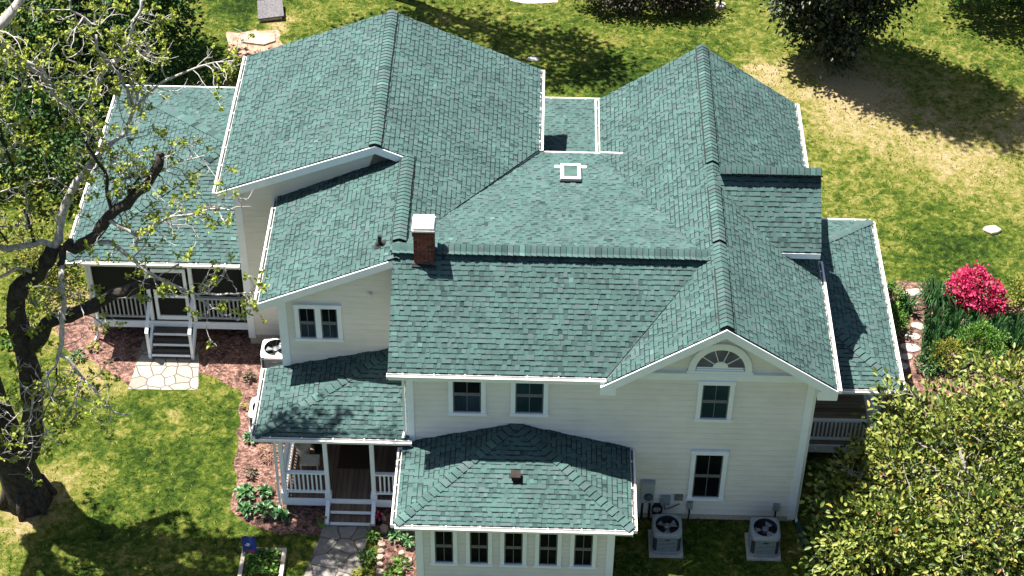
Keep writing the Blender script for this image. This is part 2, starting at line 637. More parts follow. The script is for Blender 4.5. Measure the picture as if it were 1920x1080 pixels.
def roof(parent, pl, pieces, thick=0.17, name='roof', expo=0.132):
    mb = MB()
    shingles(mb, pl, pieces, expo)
    for pc in pieces:
        mb.prism([pl.pt(x, y) for x, y in pc], -0.03, -0.006, 1)
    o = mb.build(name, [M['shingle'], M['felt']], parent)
    tb = MB()
    for pc in pieces:
        c = (sum(p[0] for p in pc)/len(pc), sum(p[1] for p in pc)/len(pc))
        sh = [(c[0]+(x-c[0])*(1-0.02/max(0.5, math.hypot(x-c[0], y-c[1]))), c[1]+(y-c[1])*(1-0.02/max(0.5, math.hypot(x-c[0], y-c[1])))) for x, y in pc]
        tb.prism([pl.pt(x, y) for x, y in sh], -thick, -0.032, 0)
    tb.build('soffit', M['soffit'], o)
    return o


def caps(parent, a, b, pl1, pl2, hw=0.15, lift=0.02, vent=0.0, step=0.145, name='ridge_cap', v0=0.0, v1=1.0, gap=0.985, front=0.024):
    """overlapping cap shingles from a (low / near end) to b over the join of two planes; vent raises the middle run on a dark strip"""
    a, b = Vector(a), Vector(b)
    d = (b-a)
    L = d.length
    d.normalize()
    s = Vector((d.y, -d.x, 0)).normalized()
    mb = MB()
    n = max(1, int(L/step))
    for k in range(n):
        t0 = k*L/n
        t1 = min(L, t0+L/n*gap)
        fr = (k+0.5)/n
        base = lift+(vent if v0 <= fr <= v1 else 0.0)
        rv = min(1, max(0, random.gauss(0.55, 0.17)))
        jit = random.uniform(-0.008, 0.008)
        rows = []
        for t, hh in ((t0, base+front), (t1, base+0.004)):
            p = a+d*t
            row = []
            for q in (-1.0, -0.5, 0.0, 0.5, 1.0):
                pos = p+s*(hw*q+jit)
                if q < 0:
                    z = pl1.z(pos.x, pos.y)
                elif q > 0:
                    z = pl2.z(pos.x, pos.y)
                else:
                    z = p.z-0.012
                row.append((pos.x, pos.y, z+hh))
            rows.append(row)
        i = len(mb.v)
        mb.v += rows[0]+rows[1]+[(x, y, z-front) for x, y, z in rows[0]]
        for q in range(4):
            mb.f.append((i+q, i+q+1, i+5+q+1, i+5+q)[::-1])
            mb.m.append(0)
            mb.r.append(rv)
            mb.f.append((i+q, i+10+q, i+10+q+1, i+q+1)[::-1])
            mb.m.append(1)
            mb.r.append(rv*0.35)
        for q0, q1 in ((0, 5), (4, 9)):
            mb.f.append((i+q0, i+q1, i+q1, i+q0)[:2]+(i+10+q0,))
            mb.m.append(0)
            mb.r.append(0.1)
    for sd, pl in ((-1, pl1), (1, pl2)):
        e0, e1 = a+s*sd*(hw-0.02), b+s*sd*(hw-0.02)
        q = [(a.x, a.y, a.z+lift-0.008), (b.x, b.y, b.z+lift-0.008), (e1.x, e1.y, pl.z(e1.x, e1.y)+0.012), (e0.x, e0.y, pl.z(e0.x, e0.y)+0.012)]
        mb.poly(q, 1)  # dark strip below the cap gaps, its colour standing in for joint shading
    if vent > 0.02:
        for sd, pl in ((-1, pl1), (1, pl2)):
            p0, p1 = a+d*L*v0, a+d*L*v1
            q = []
            for p, wd in ((p0, hw-0.03), (p1, hw-0.03), (p1, hw+0.028), (p0, hw+0.028)):
                e = p+s*sd*wd
                q.append((e.x, e.y, pl.z(e.x, e.y)+0.042))
            mb.poly(q, 1)
    if vent > 0:
        for sd, pl in ((-1, pl1), (1, pl2)):
            p0, p1 = a+d*L*v0, a+d*L*v1
            e0, e1 = p0+s*sd*(hw-0.012), p1+s*sd*(hw-0.012)
            z0, z1 = pl.z(e0.x, e0.y), pl.z(e1.x, e1.y)
            mb.poly([(e0.x, e0.y, z0-0.01), (e1.x, e1.y, z1-0.01), (e1.x, e1.y, z1+lift+vent), (e0.x, e0.y, z0+lift+vent)], 1)
        for t in (v0, v1):
            p = a+d*L*t
            for sd, pl in ((-1, pl1), (1, pl2)):
                e = p+s*sd*(hw-0.012)
                z = pl.z(e.x, e.y)
                mb.poly([(p.x, p.y, p.z-0.02), (e.x, e.y, z-0.01), (e.x, e.y, z+lift+vent), (p.x, p.y, p.z+lift+vent-0.01)], 1)
    return mb.build(name, [M['shingle'], M['felt']], parent)


def gutter(parent, a, b, out, wd=0.105, ht=0.11, clips=True, drop=0.02, name='gutter'):
    a, b, out = Vector(a), Vector(b), Vector(out).normalized()
    d = (b-a).normalized()
    mb = MB()
    up = Vector((0, 0, 1))
    t = 0.014
    a = a-up*drop
    b = b-up*drop
    lip = 0.022
    # back, floor, outer face, rolled lip
    mb.bar(a+out*0.01-up*ht*0.5, b+out*0.01-up*ht*0.5, t, ht)
    mb.bar(a+out*wd*0.5-up*(ht-0.012), b+out*wd*0.5-up*(ht-0.012), wd-0.05, t, mi=1)
    mb.bar(a+out*(wd-0.02)-up*ht*0.5, b+out*(wd-0.02)-up*ht*0.5, t, ht)
    mb.bar(a+out*(wd+0.0)-up*0.02, b+out*(wd+0.0)-up*0.02, lip*1.9, lip*1.5)
    for p, sg in ((a, -1), (b, 1)):
        q = p+d*sg*0.007
        mb.bar(q+out*0.0-up*ht*0.5, q+out*(wd+0.02)-up*ht*0.5, t, ht*0.98)
    if clips:
        L = (b-a).length
        n = max(2, int(L/0.75))
        for k in range(n):
            p = a+d*L*(k+0.5)/n
            mb.bar(p-out*0.03+up*0.012, p+out*(wd*0.5)+up*0.004, 0.035, 0.02)
    return mb.build(name, [M['gutter'], M['gutter_in']], parent)


def siding(mb, p0, p1, poly, nrm, expo=0.19):
    """lap boards on the vertical plane through p0->p1; poly = convex (t,z) outline, t metres from p0"""
    p0, p1 = Vector((p0[0], p0[1], 0)), Vector((p1[0], p1[1], 0))
    d = (p1-p0).normalized()
    nrm = Vector((nrm[0], nrm[1], 0)).normalized()
    poly = ccw(poly)
    z0, z1 = min(p[1] for p in poly), max(p[1] for p in poly)
    t0, t1 = min(p[0] for p in poly)-1, max(p[0] for p in poly)+1
    z = math.floor(z0/expo)*expo
    flip = d.cross(Vector((0, 0, 1))).dot(nrm) < 0
    while z < z1:
        sub = clip_convex([(t0, z), (t1, z), (t1, z+expo), (t0, z+expo)], poly)
        if len(sub) >= 3:
            rv = random.random()
            f = []
            for (t, zz) in sub:
                zz = max(zz, z+0.02)
                o = 0.034-0.031*(zz-z)/expo
                q = p0+d*t+nrm*o
                f.append((q.x, q.y, zz))
            mb.poly(f[::-1] if flip else f, 0, rv)
            lo = [q for q in sub if q[1] < z+1e-4]
            if len(lo) >= 2:
                a, b = min(q[0] for q in lo), max(q[0] for q in lo)
                q = [p0+d*a, p0+d*b]
                mb.poly([tuple(q[0]+nrm*0.0+Vector((0, 0, z+0.021))), tuple(q[1]+Vector((0, 0, z+0.021))),
                         tuple(q[1]+nrm*0.034+Vector((0, 0, z+0.02))), tuple(q[0]+nrm*0.034+Vector((0, 0, z+0.02)))], 0, rv)
        z += expo


def window(parent, x0, x1, z0, z1, y, style=0, trim=0.115, double=False, lower=None):
    """double-hung window in a wall facing -y; frame mesh with sash and panes as sub-parts"""
    mb = MB()
    yo, yi = y-0.075, y+0.02
    mb.box((x0, yo, z0+trim*0.8), (x0+trim, yi, z1-trim))
    mb.box((x1-trim, yo, z0+trim*0.8), (x1, yi, z1-trim))
    mb.box((x0-0.015, yo-0.006, z1-trim), (x1+0.015, yi, z1+0.01))
    mb.box((x0-0.02, yo-0.025, z0), (x1+0.02, yi, z0+trim*0.8))
    cols = [(x0+trim, x1-trim)]
    if double:
        xm = (x0+x1)/2
        mb.box((xm-0.075, yo+0.004, z0+trim*0.8), (xm+0.075, yi, z1-trim))
        cols = [(x0+trim, xm-0.075), (xm+0.075, x1-trim)]
    fr = mb.build('window', M['trim'], parent)
    for (a, b) in cols:
        c0, c1 = z0+trim*0.8, z1-trim
        zm = (c0+c1)/2
        s = MB()
        t = 0.032
        ys = y-0.046
        for (q0, q1) in ((c0, zm-0.02), (zm+0.02, c1)):
            s.box((a, ys, q0), (a+t, y, q1))
            s.box((b-t, ys, q0), (b, y, q1))
            s.box((a+t, ys, q0), (b-t, y, q0+t))
            s.box((a+t, ys, q1-t), (b-t, y, q1))
            xm = (a+b)/2
            s.box((xm-0.009, ys+0.004, q0+t), (xm+0.009, y, q1-t))
        s.box((a, ys-0.006, zm-0.02), (b, y, zm+0.02))
        s.build('sash', M['sash'], fr)
        for k, (q0, q1) in enumerate(((c0, zm), (zm, c1))):
            p = MB()
            p.box((a, y-0.034, q0), (b, y-0.022, q1))
            m = M['glass']
            if k == 0 and lower:
                m = M[lower]
            if style == 1:
                m = M['glass_shade']
            p.build('pane', m, fr)
    return fr


# =================================================================== ground
def lawn_mat():
    m, n, b = nodes_of('lawn')
    tc = N(n, 'ShaderNodeTexCoord')
    big = noise(n, 0.33, 5, 0.62)
    mid = noise(n, 1.5, 6, 0.68, dist=0.6)
    fine = noise(n, 8.0, 5, 0.75, dist=0.8)
    tiny = noise(n, 30.0, 3, 0.7)
    # blobs: (x, y, r, weight) positive = dry straw, negative = lush green
    blobs = [(16.8, 17.6, 4.6, 0.20), (13.4, 18.9, 3.0, 0.18), (17.0, 15.0, 4.0, 0.20), (14.0, 17.5, 3.6, 0.16), (13.0, 14.2, 2.0, 0.12), (10.6, 20.0, 1.8, 0.55), (13.6, 20.0, 3.2, 0.40), (20, 17.5, 2.5, 0.35),
             (15.5, 10.8, 3.0, -0.18), (16.5, 12.6, 2.4, -0.10), (6.0, 20.0, 2.6, -0.28), (8.5, 21.5, 2.0, -0.2), (-8.5, 20.5, 2.2, -0.32), (-7.5, 24.0, 2.2, -0.3),
             (5.2, 22.2, 1.4, 0.2), (-6.0, 21.0, 1.1, 0.30), (-6.2, 22.9, 0.9, 0.5), (-7.0, 18.5, 1.4, 0.2),
             (-10.2, 0.2, 1.6, 0.5), (-10.0, -0.9, 1.0, 0.35), (-8.8, 0.9, 1.2, 0.22), (-6.6, 2.7, 0.7, 0.26), (-6.9, 3.3, 0.5, 0.3), (-8.0, 2.2, 1.2, 0.12), (-10.5, 7.5, 2.5, 0.35), (-9.4, 5.2, 1.6, 0.4),
             (-7.0, 1.4, 4.2, -0.13), (-6.3, 1.0, 2.2, -0.08), (-5.4, 3.8, 1.2, -0.14), (8.3, -1.5, 2.2, -0.16), (-8.2, -0.6, 1.2, -0.1)]
    acc = None
    wob = noise(n, 0.9, 4)
    ws = N(n, 'ShaderNodeVectorMath', operation='SUBTRACT')
    ws.inputs[1].default_value = (0.5, 0.5, 0.5)
    n.links.new(wob.outputs['Color'], ws.inputs[0])
    wm = N(n, 'ShaderNodeVectorMath', operation='MULTIPLY')
    wm.inputs[1].default_value = (2.6, 2.6, 0.0)
    n.links.new(ws.outputs[0], wm.inputs[0])
    wa = N(n, 'ShaderNodeVectorMath', operation='ADD')
    n.links.new(tc.outputs['Object'], wa.inputs[0])
    n.links.new(wm.outputs[0], wa.inputs[1])
    for (x, y, r, wt) in blobs:
        ds = N(n, 'ShaderNodeVectorMath', operation='DISTANCE')
        ds.inputs[1].default_value = (x, y, 0)
        n.links.new(wa.outputs[0], ds.inputs[0])
        mr = N(n, 'ShaderNodeMapRange', interpolation_type='SMOOTHSTEP', i_1=0.0, i_2=r, i_3=wt, i_4=0.0)
        n.links.new(ds.outputs['Value'], mr.inputs[0])
        if acc is None:
            acc = mr.outputs[0]
        else:
            ad = N(n, 'ShaderNodeMath', operation='ADD')
            n.links.new(acc, ad.inputs[0])
            n.links.new(mr.outputs[0], ad.inputs[1])
            acc = ad.outputs[0]

    def mad(src, k, c):
        x = N(n, 'ShaderNodeMath', operation='MULTIPLY_ADD', i_1=k)
        n.links.new(src, x.inputs[0])
        if isinstance(c, (int, float)):
            x.inputs[2].default_value = c
        else:
            n.links.new(c, x.inputs[2])
        return x.outputs[0]
    clump = noise(n, 3.6, 4, 0.65, dist=1.0)
    s = mad(big.outputs['Fac'], 0.50, -1.13)
    s = mad(mid.outputs['Fac'], 0.55, s)
    s = mad(clump.outputs['Fac'], 1.30, s)
    s = mad(fine.outputs['Fac'], 0.80, s)
    s = mad(acc, 1.0, s)
    r = ramp(n, [(0.05, (0.010, 0.022, 0.003)), (0.26, (0.030, 0.060, 0.007)), (0.44, (0.074, 0.104, 0.013)), (0.60, (0.162, 0.163, 0.036)), (0.78, (0.255, 0.215, 0.082)), (0.97, (0.35, 0.27, 0.15))])
    n.links.new(s, r.inputs[0])
    m2 = N(n, 'ShaderNodeMapRange', i_1=0.25, i_2=0.75, i_3=0.5, i_4=1.5)
    n.links.new(tiny.outputs['Fac'], m2.inputs[0])
    mx = N(n, 'ShaderNodeMix', data_type='RGBA', blend_type='MULTIPLY')
    mx.inputs[0].default_value = 1.0
    n.links.new(r.outputs[0], mx.inputs[6])
    n.links.new(m2.outputs[0], mx.inputs[7])
    n.links.new(mx.outputs[2], b.inputs['Base Color'])
    b.inputs['Roughness'].default_value = 0.95
    b.inputs['Specular IOR Level'].default_value = 0.1
    hs = mad(tiny.outputs['Fac'], 0.5, fine.outputs['Fac'])
    bump(n, b, hs, 0.9, 0.09)
    return m


def mulch_mat(name, stops, scale=16):
    m, n, b = nodes_of(name)
    tc = N(n, 'ShaderNodeTexCoord')
    v = N(n, 'ShaderNodeTexVoronoi', feature='F1')
    v.inputs['Scale'].default_value = scale
    v.inputs['Randomness'].default_value = 1.0
    dn = noise(n, 14, 3)
    mxv = N(n, 'ShaderNodeMix', data_type='VECTOR')
    mxv.inputs[0].default_value = 0.05
    n.links.new(tc.outputs['Object'], mxv.inputs[4])
    n.links.new(dn.outputs['Color'], mxv.inputs[5])
    n.links.new(mxv.outputs[1], v.inputs['Vector'])
    sp = N(n, 'ShaderNodeSeparateColor')
    n.links.new(v.outputs['Color'], sp.inputs[0])
    t = noise(n, 3.0, 5, 0.7)
    ad = N(n, 'ShaderNodeMath', operation='MULTIPLY_ADD', i_1=0.6)
    n.links.new(sp.outputs[0], ad.inputs[0])
    sb = N(n, 'ShaderNodeMath', operation='MULTIPLY_ADD', i_1=1.0, i_2=-0.3)
    n.links.new(t.outputs['Fac'], sb.inputs[0])
    n.links.new(sb.outputs[0], ad.inputs[2])
    r = ramp(n, stops)
    n.links.new(ad.outputs[0], r.inputs[0])
    n.links.new(r.outputs[0], b.inputs['Base Color'])
    b.inputs['Roughness'].default_value = 0.95
    bump(n, b, v.outputs['Distance'], 1.0, 0.05)
    return m


def sheet(name, pts, z, mat, wob=0.12, step=0.25, hump=0.0):
    """irregular flat patch: outline resampled and roughened"""
    out = []
    n = len(pts)
    for i in range(n):
        p, q = Vector((pts[i][0], pts[i][1])), Vector((pts[(i+1) % n][0], pts[(i+1) % n][1]))
        k = max(1, int((q-p).length/step))
        for j in range(k):
            c = p.lerp(q, j/k)
            out.append((c.x+random.uniform(-wob, wob), c.y+random.uniform(-wob, wob), z))
    mb = MB()
    mb.poly(out)
    o = mb.build(name, mat)
    return tag(o, kind='structure')


def flag_mat(name, c_lo, c_hi, scale, joint=(0.09, 0.075, 0.055)):
    m, n, b = nodes_of(name)
    tc = N(n, 'ShaderNodeTexCoord')
    dn = noise(n, 1.6, 2)
    mxv = N(n, 'ShaderNodeMix', data_type='VECTOR')
    mxv.inputs[0].default_value = 0.16
    n.links.new(tc.outputs['Object'], mxv.inputs[4])
    n.links.new(dn.outputs['Color'], mxv.inputs[5])
    v = N(n, 'ShaderNodeTexVoronoi', feature='F1', voronoi_dimensions='2D')
    e = N(n, 'ShaderNodeTexVoronoi', feature='DISTANCE_TO_EDGE', voronoi_dimensions='2D')
    for x in (v, e):
        x.inputs['Scale'].default_value = scale
        x.inputs['Randomness'].default_value = 0.85
        n.links.new(mxv.outputs[1], x.inputs['Vector'])
    sp = N(n, 'ShaderNodeSeparateColor')
    n.links.new(v.outputs['Color'], sp.inputs[0])
    t = noise(n, 9, 5, 0.65)
    ad = N(n, 'ShaderNodeMath', operation='MULTIPLY_ADD', i_1=0.5)
    n.links.new(sp.outputs[0], ad.inputs[0])
    n.links.new(t.outputs['Fac'], ad.inputs[2])
    r = ramp(n, [(0.4, c_lo), (0.95, c_hi)])
    n.links.new(ad.outputs[0], r.inputs[0])
    gt = N(n, 'ShaderNodeMapRange', i_1=0.02, i_2=0.045, i_3=0.0, i_4=1.0)
    n.links.new(e.outputs['Distance'], gt.inputs[0])
    mx = N(n, 'ShaderNodeMix', data_type='RGBA')
    mx.inputs[6].default_value = (*joint, 1)
    n.links.new(gt.outputs[0], mx.inputs[0])
    n.links.new(r.outputs[0], mx.inputs[7])
    n.links.new(mx.outputs[2], b.inputs['Base Color'])
    b.inputs['Roughness'].default_value = 0.85
    bump(n, b, gt.outputs[0], 0.8, 0.02)
    return m


g = MB()
g.poly([(-220, -220, 0), (220, -220, 0), (220, 260, 0), (-220, 260, 0)])
tag(g.build('ground', lawn_mat()), kind='structure')
MUL = mulch_mat('bark_mulch', [(0.15, (0.03, 0.014, 0.010)), (0.45, (0.135, 0.066, 0.050)), (0.75, (0.26, 0.145, 0.115)), (1.0, (0.40, 0.26, 0.215))])
gp = lambda *pp: [tuple(at(x, y, Z=0)[:2]) for x, y in pp]
sheet('mulch_bed', gp((105, 612), (180, 560), (600, 560), (760, 780), (780, 1000), (590, 1003), (505, 1000), (462, 985), (436, 955), (443, 850), (452, 735), (420, 715), (372, 700), (245, 722), (190, 690), (120, 650)), 0.004, MUL, 0.07)
sheet('mulch_bed', gp((1600, 520), (1700, 528), (1765, 533), (1800, 580), (1930, 570), (1960, 700), (1770, 760), (1720, 800), (1650, 780), (1640, 600)), 0.004, MUL, 0.08)
sheet('mulch_bed', gp((715, 990), (700, 1110), (790, 1110), (790, 970), (740, 940)), 0.0045, MUL, 0.05)
sheet('patio', gp((268, 640), (374, 640), (371, 731), (240, 730)), 0.010, flag_mat('pale_flagstone', (0.205, 0.182, 0.155), (0.31, 0.28, 0.245), 3.1, (0.09, 0.075, 0.06)), 0.02)
sheet('garden_path', gp((609, 978), (702, 978), (690, 1010), (672, 1100), (560, 1110), (590, 1030)), 0.010, flag_mat('grey_flagstone', (0.11, 0.10, 0.092), (0.25, 0.228, 0.205), 2.6), 0.03)

def inside(poly, x, y):
    c = np.zeros(len(x), bool)
    n = len(poly)
    for i in range(n):
        x1, y1 = poly[i]
        x2, y2 = poly[(i+1) % n]
        k = ((y1 > y) != (y2 > y)) & (x < (x2-x1)*(y-y1)/(y2-y1+1e-12)+x1)
        c ^= k
    return c


def grass_tufts():
    n = 62000
    x = rng.uniform(-14.5, 20.5, n)
    y = rng.uniform(-3.6, 25.5, n)
    keep = ~inside([(-10.0, 6.2), (-5.2, 6.2), (-5.2, 2.2), (-3.4, -0.2), (0.2, -0.2), (0.2, -2.6), (5.3, -2.6), (5.3, 0), (10.1, 0), (12.5, 2.2), (12.6, 8.9), (10.0, 11.2), (5.0, 14.2), (-5, 14.2), (-9.9, 14.5)], x, y)
    for o in SC.objects:
        if o.name.split('.')[0] in ('mulch_bed', 'patio', 'garden_path'):
            keep &= ~inside([(v.co.x, v.co.y) for v in o.data.vertices], x, y)
    f = np.sin(x*1.7+np.sin(y*1.3)*2)+np.sin(y*2.1+np.sin(x*1.9)*2)+np.sin(x*5.3+y*3.1)*0.6
    keep &= rng.random(n) < 0.55+0.25*f
    x, y, f = x[keep], y[keep], f[keep]
    n = len(x)
    h = rng.uniform(0.03, 0.085, n)
    a = rng.uniform(0, 2*np.pi, n)
    lean = rng.uniform(0.2, 0.9, n)*h
    wd = rng.uniform(0.012, 0.028, n)
    b = np.stack([x, y, np.zeros(n)], 1)
    s_ = np.stack([-np.sin(a), np.cos(a), np.zeros(n)], 1)*wd[:, None]
    tip = b+np.stack([np.cos(a)*lean, np.sin(a)*lean, h], 1)
    V = np.stack([b-s_, b+s_, tip], 1).reshape(-1, 3)
    F = np.arange(3*n, dtype=np.int32)
    me = bpy.data.meshes.new('grass')
    me.vertices.add(3*n)
    me.vertices.foreach_set('co', V.ravel())
    me.loops.add(3*n)
    me.loops.foreach_set('vertex_index', F)
    me.polygons.add(n)
    me.polygons.foreach_set('loop_start', np.arange(0, 3*n, 3, dtype=np.int32))
    me.materials.append(M['grass_blade'])
    at_ = me.attributes.new('rnd', 'FLOAT', 'FACE')
    at_.data.foreach_set('value', np.clip(0.45+0.10*np.sin(x*0.9+y*0.4)+rng.normal(size=n)*0.22, 0, 1).astype(np.float32))
    me.update(calc_edges=True)
    o = bpy.data.objects.new('grass', me)
    COL.objects.link(o)
    tag(o, 'short patchy green and straw-coloured grass blades over the lawn', 'grass', kind='stuff')
M['grass_blade'] = leaf_mat('grass_blade', [(0, (0.045, 0.085, 0.010)), (0.4, (0.10, 0.14, 0.02)), (0.7, (0.21, 0.23, 0.05)), (1, (0.38, 0.33, 0.14))], 0.25, 0.8, 0.15)
grass_tufts()

# =================================================================== house
HOUSE = thing('farmhouse', 'cream lap-sided farmhouse with green shingle roofs, white trim and several gables', 'house', (4.0, 3.0, 0.0))
A_L, A_R = 0.0, 10.0
P_AF = Plane((0, -0.393, 5.47), 0, (7.14-5.47)/(2.206+0.393))
P_AN = Plane((0, 2.206, 7.14), 0, -(7.14-5.415)/(8.568-2.206))
BX, BW, BZR, BZE = 7.647, 2.818, 7.357, 5.424
SB = (BZR-BZE)/BW
P_BL = Plane((BX, 0, BZR), SB, 0)
P_BR = Plane((BX, 0, BZR), -SB, 0)
BYF, BYB = -0.579, 11.157
EX, EZ, EXR, EXL = -1.175, 7.442, 3.121, -5.488
SER = (EZ-5.518)/(EXR-EX)
SEL = (EZ-5.763)/(EX-EXL)
P_ER = Plane((EX, 0, EZ), -SER, 0)
P_EL = Plane((EX, 0, EZ), SEL, 0)
EYF, EYB = 6.097, 12.445
E2X, E2Z, E2L, E2YF = -0.319, 7.06, -3.895, 2.046
P_E2L = Plane((E2X, 0, E2Z), SER, 0)
CY, CZ, CXR, CYE, CZE = 5.163, 7.45, 10.399, 3.604, 6.209
SCC = (CZ-CZE)/(CY-CYE)
P_CF = Plane((0, CY, CZ), 0, SCC)
P_CB = Plane((0, CY, CZ), 0, -SCC)

roof(HOUSE, P_AF, [[(-0.438, -0.393), (4.90, -0.393), (7.34, 2.206), (-0.438, 2.206)]])
roof(HOUSE, P_AN, [[(-0.52, 2.206), (7.35, 2.206), (4.84, 8.568), (3.121, 8.568)]])
roof(HOUSE, P_BL, [[(4.829, BYF), (BX, BYF), (BX, 2.206), (7.33, 2.206)], [(7.33, 2.206), (BX, 2.206), (BX, BYB), (4.829, BYB), (4.829, 8.568)]])
roof(HOUSE, P_BR, [[(BX, BYF), (10.465, BYF), (10.465, BYB), (BX, BYB)]])
roof(HOUSE, P_CF, [[(7.7, CY), (7.7, 4.95), (9.30, CYE), (CXR, CYE), (CXR, CY)]])
roof(HOUSE, P_CB, [[(7.7, CY), (CXR, CY), (CXR, 2*CY-CYE), (9.30, 2*CY-CYE), (7.7, 5.4)]])
roof(HOUSE, P_ER, [[(EX, EYF), (E2X, EYF), (EXR, 8.568), (EXR, EYB), (EX, EYB)], [(E2X, 2.40), (EXR, 8.568), (E2X, EYF)]])
roof(HOUSE, P_EL, [[(EXL, EYF), (EX, EYF), (EX, EYB), (EXL, EYB)]])
roof(HOUSE, P_E2L, [[(E2L, E2YF), (E2X, E2YF), (E2X, 6.30), (E2L, 6.30)]])
# connecting low roof at the back
P_F = Plane((0, 14.215, 3.2), 0, -0.13)
roof(HOUSE, P_F, [[(2.9, 14.215), (5.1, 14.215), (5.1, 8.0), (2.9, 8.0)]])
# side porch roof on the left (hipped)
GX, GYF, GYB, GZ, SG = -9.955, 6.286, 14.579, 3.059, 0.25
GT = (GYB-GYF)/2
P_GL = Plane((GX, 0, GZ), SG, 0)
P_GF = Plane((0, GYF, GZ), 0, SG)
P_GB = Plane((0, GYB, GZ), 0, -SG)
roof(HOUSE, P_GF, [[(GX, GYF), (-5.06, GYF), (-5.06, GYF+GT), (GX+GT, GYF+GT)]])
roof(HOUSE, P_GL, [[(GX, GYF), (GX+GT, GYF+GT), (GX, GYB)]])
roof(HOUSE, P_GB, [[(GX, GYB), (GX+GT, GYB-GT), (-5.06, GYB-GT), (-5.06, GYB)]])
# entry porch roof
HXL, HYF, HZ, HYB = -3.914, -0.162, 2.898, 2.306
HT = (-0.45, HYB, 3.77)
SHL, SHF = (HT[2]-HZ)/(HT[0]-HXL), (HT[2]-HZ)/(HYB-HYF)
P_HL = Plane((HXL, 0, HZ), SHL, 0)
P_HF = Plane((0, HYF, HZ), 0, SHF)
roof(HOUSE, P_HL, [[(HXL, HYF), (HT[0], HYB), (HXL, HYB)]], 0.14)
roof(HOUSE, P_HF, [[(HXL, HYF), (-0.01, HYF), (-0.01, HYB), (HT[0], HYB)]], 0.14)
# sunroom roof
IX, IW, IY, IZE, IZ = 2.718, 2.887, -2.777, 2.651, 3.424
P_IF = Plane((0, IY, IZE), 0, (IZ-IZE)/-IY)
P_IL = Plane((IX-IW, 0, IZE), (IZ-IZE)/IW, 0)
P_IR = Plane((IX+IW, 0, IZE), -(IZ-IZE)/IW, 0)
roof(HOUSE, P_IF, [[(IX-IW, IY), (IX+IW, IY), (IX, -0.02)]], 0.14)
roof(HOUSE, P_IL, [[(IX-IW, IY), (IX, -0.02), (IX-IW, -0.02)]], 0.14)
roof(HOUSE, P_IR, [[(IX+IW, IY), (IX+IW, -0.02), (IX, -0.02)]], 0.14)
# wrap porch roof on the right
DX, DYF, DYB, DZ, SD = 12.728, 2.065, 8.963, 2.9, 0.33
DT = DX-10.0
P_DR = Plane((DX, 0, DZ), -SD, 0)
P_DF = Plane((0, DYF, DZ), 0, SD)
P_DB = Plane((0, DYB, DZ), 0, -SD)
roof(HOUSE, P_DR, [[(DX, DYF), (DX, DYB), (10.0, DYB-DT), (10.0, DYF+DT)]], 0.15)
roof(HOUSE, P_DF, [[(DX, DYF), (10.0, DYF+DT), (10.0, DYF)]], 0.15)
roof(HOUSE, P_DB, [[(DX, DYB), (10.0, DYB), (10.0, DYB-DT)]], 0.15)

# ridge and hip caps
caps(HOUSE, (0.66, 2.206, 7.14), (7.5, 2.206, 7.14), P_AF, P_AN, 0.17, 0.015, 0.012, v0=0.0, v1=0.94, gap=0.90)
caps(HOUSE, (-0.45, 2.206, 7.14), (0.10, 2.206, 7.14), P_AF, P_AN, 0.16, 0.02)
caps(HOUSE, (BX, BYF+0.02, BZR), (BX, 2.3, BZR), P_BL, P_BR, 0.16, 0.02, 0.05, v0=0.0, v1=0.78)
caps(HOUSE, (BX, 2.3, BZR), (BX, 5.5, BZR), P_BL, P_BR, 0.16, 0.02, 0.05, v0=0.1, v1=0.8)
caps(HOUSE, (BX, 5.5, BZR), (BX, BYB, BZR), P_BL, P_BR, 0.16, 0.02, 0.05, v0=0.06, v1=1.0)
caps(HOUSE, (7.8, CY, CZ), (CXR+0.02, CY, CZ), P_CF, P_CB, 0.17, 0.015, 0.012, v0=0.12, v1=1.0, gap=0.90)
caps(HOUSE, (EX, EYF-0.01, EZ), (EX, EYB, EZ), P_EL, P_ER, 0.155, 0.015, 0.045, v0=0.0, v1=1.0)
caps(HOUSE, (E2X, 2.55, E2Z), (E2X, EYF+0.1, E2Z), P_E2L, P_ER, 0.17, 0.02, 0.05, v0=0.03, v1=1.0)
caps(HOUSE, (-0.42, 2.0, 7.04), (E2X, 2.5, E2Z+0.01), P_E2L, P_ER, 0.16, 0.03)
for a, b, p1, p2 in (((GX, GYF, GZ), (GX+GT, GYF+GT, GZ+SG*GT), P_GL, P_GF), ((GX, GYB, GZ), (GX+GT, GYB-GT, GZ+SG*GT), P_GB, P_GL),
                     ((HXL, HYF, HZ), HT, P_HL, P_HF), ((IX-IW, IY, IZE), (IX, -0.03, IZ), P_IL, P_IF), ((IX+IW, IY, IZE), (IX, -0.03, IZ), P_IF, P_IR),
                     ((DX, DYF, DZ), (10.0, DYF+DT, DZ+SD*DT), P_DF, P_DR), ((DX, DYB, DZ), (10.0, DYB-DT, DZ+SD*DT), P_DR, P_DB)):
    caps(HOUSE, a, b, p1, p2, 0.13, 0.018, name='hip_cap', step=0.19, gap=0.93, front=0.036)

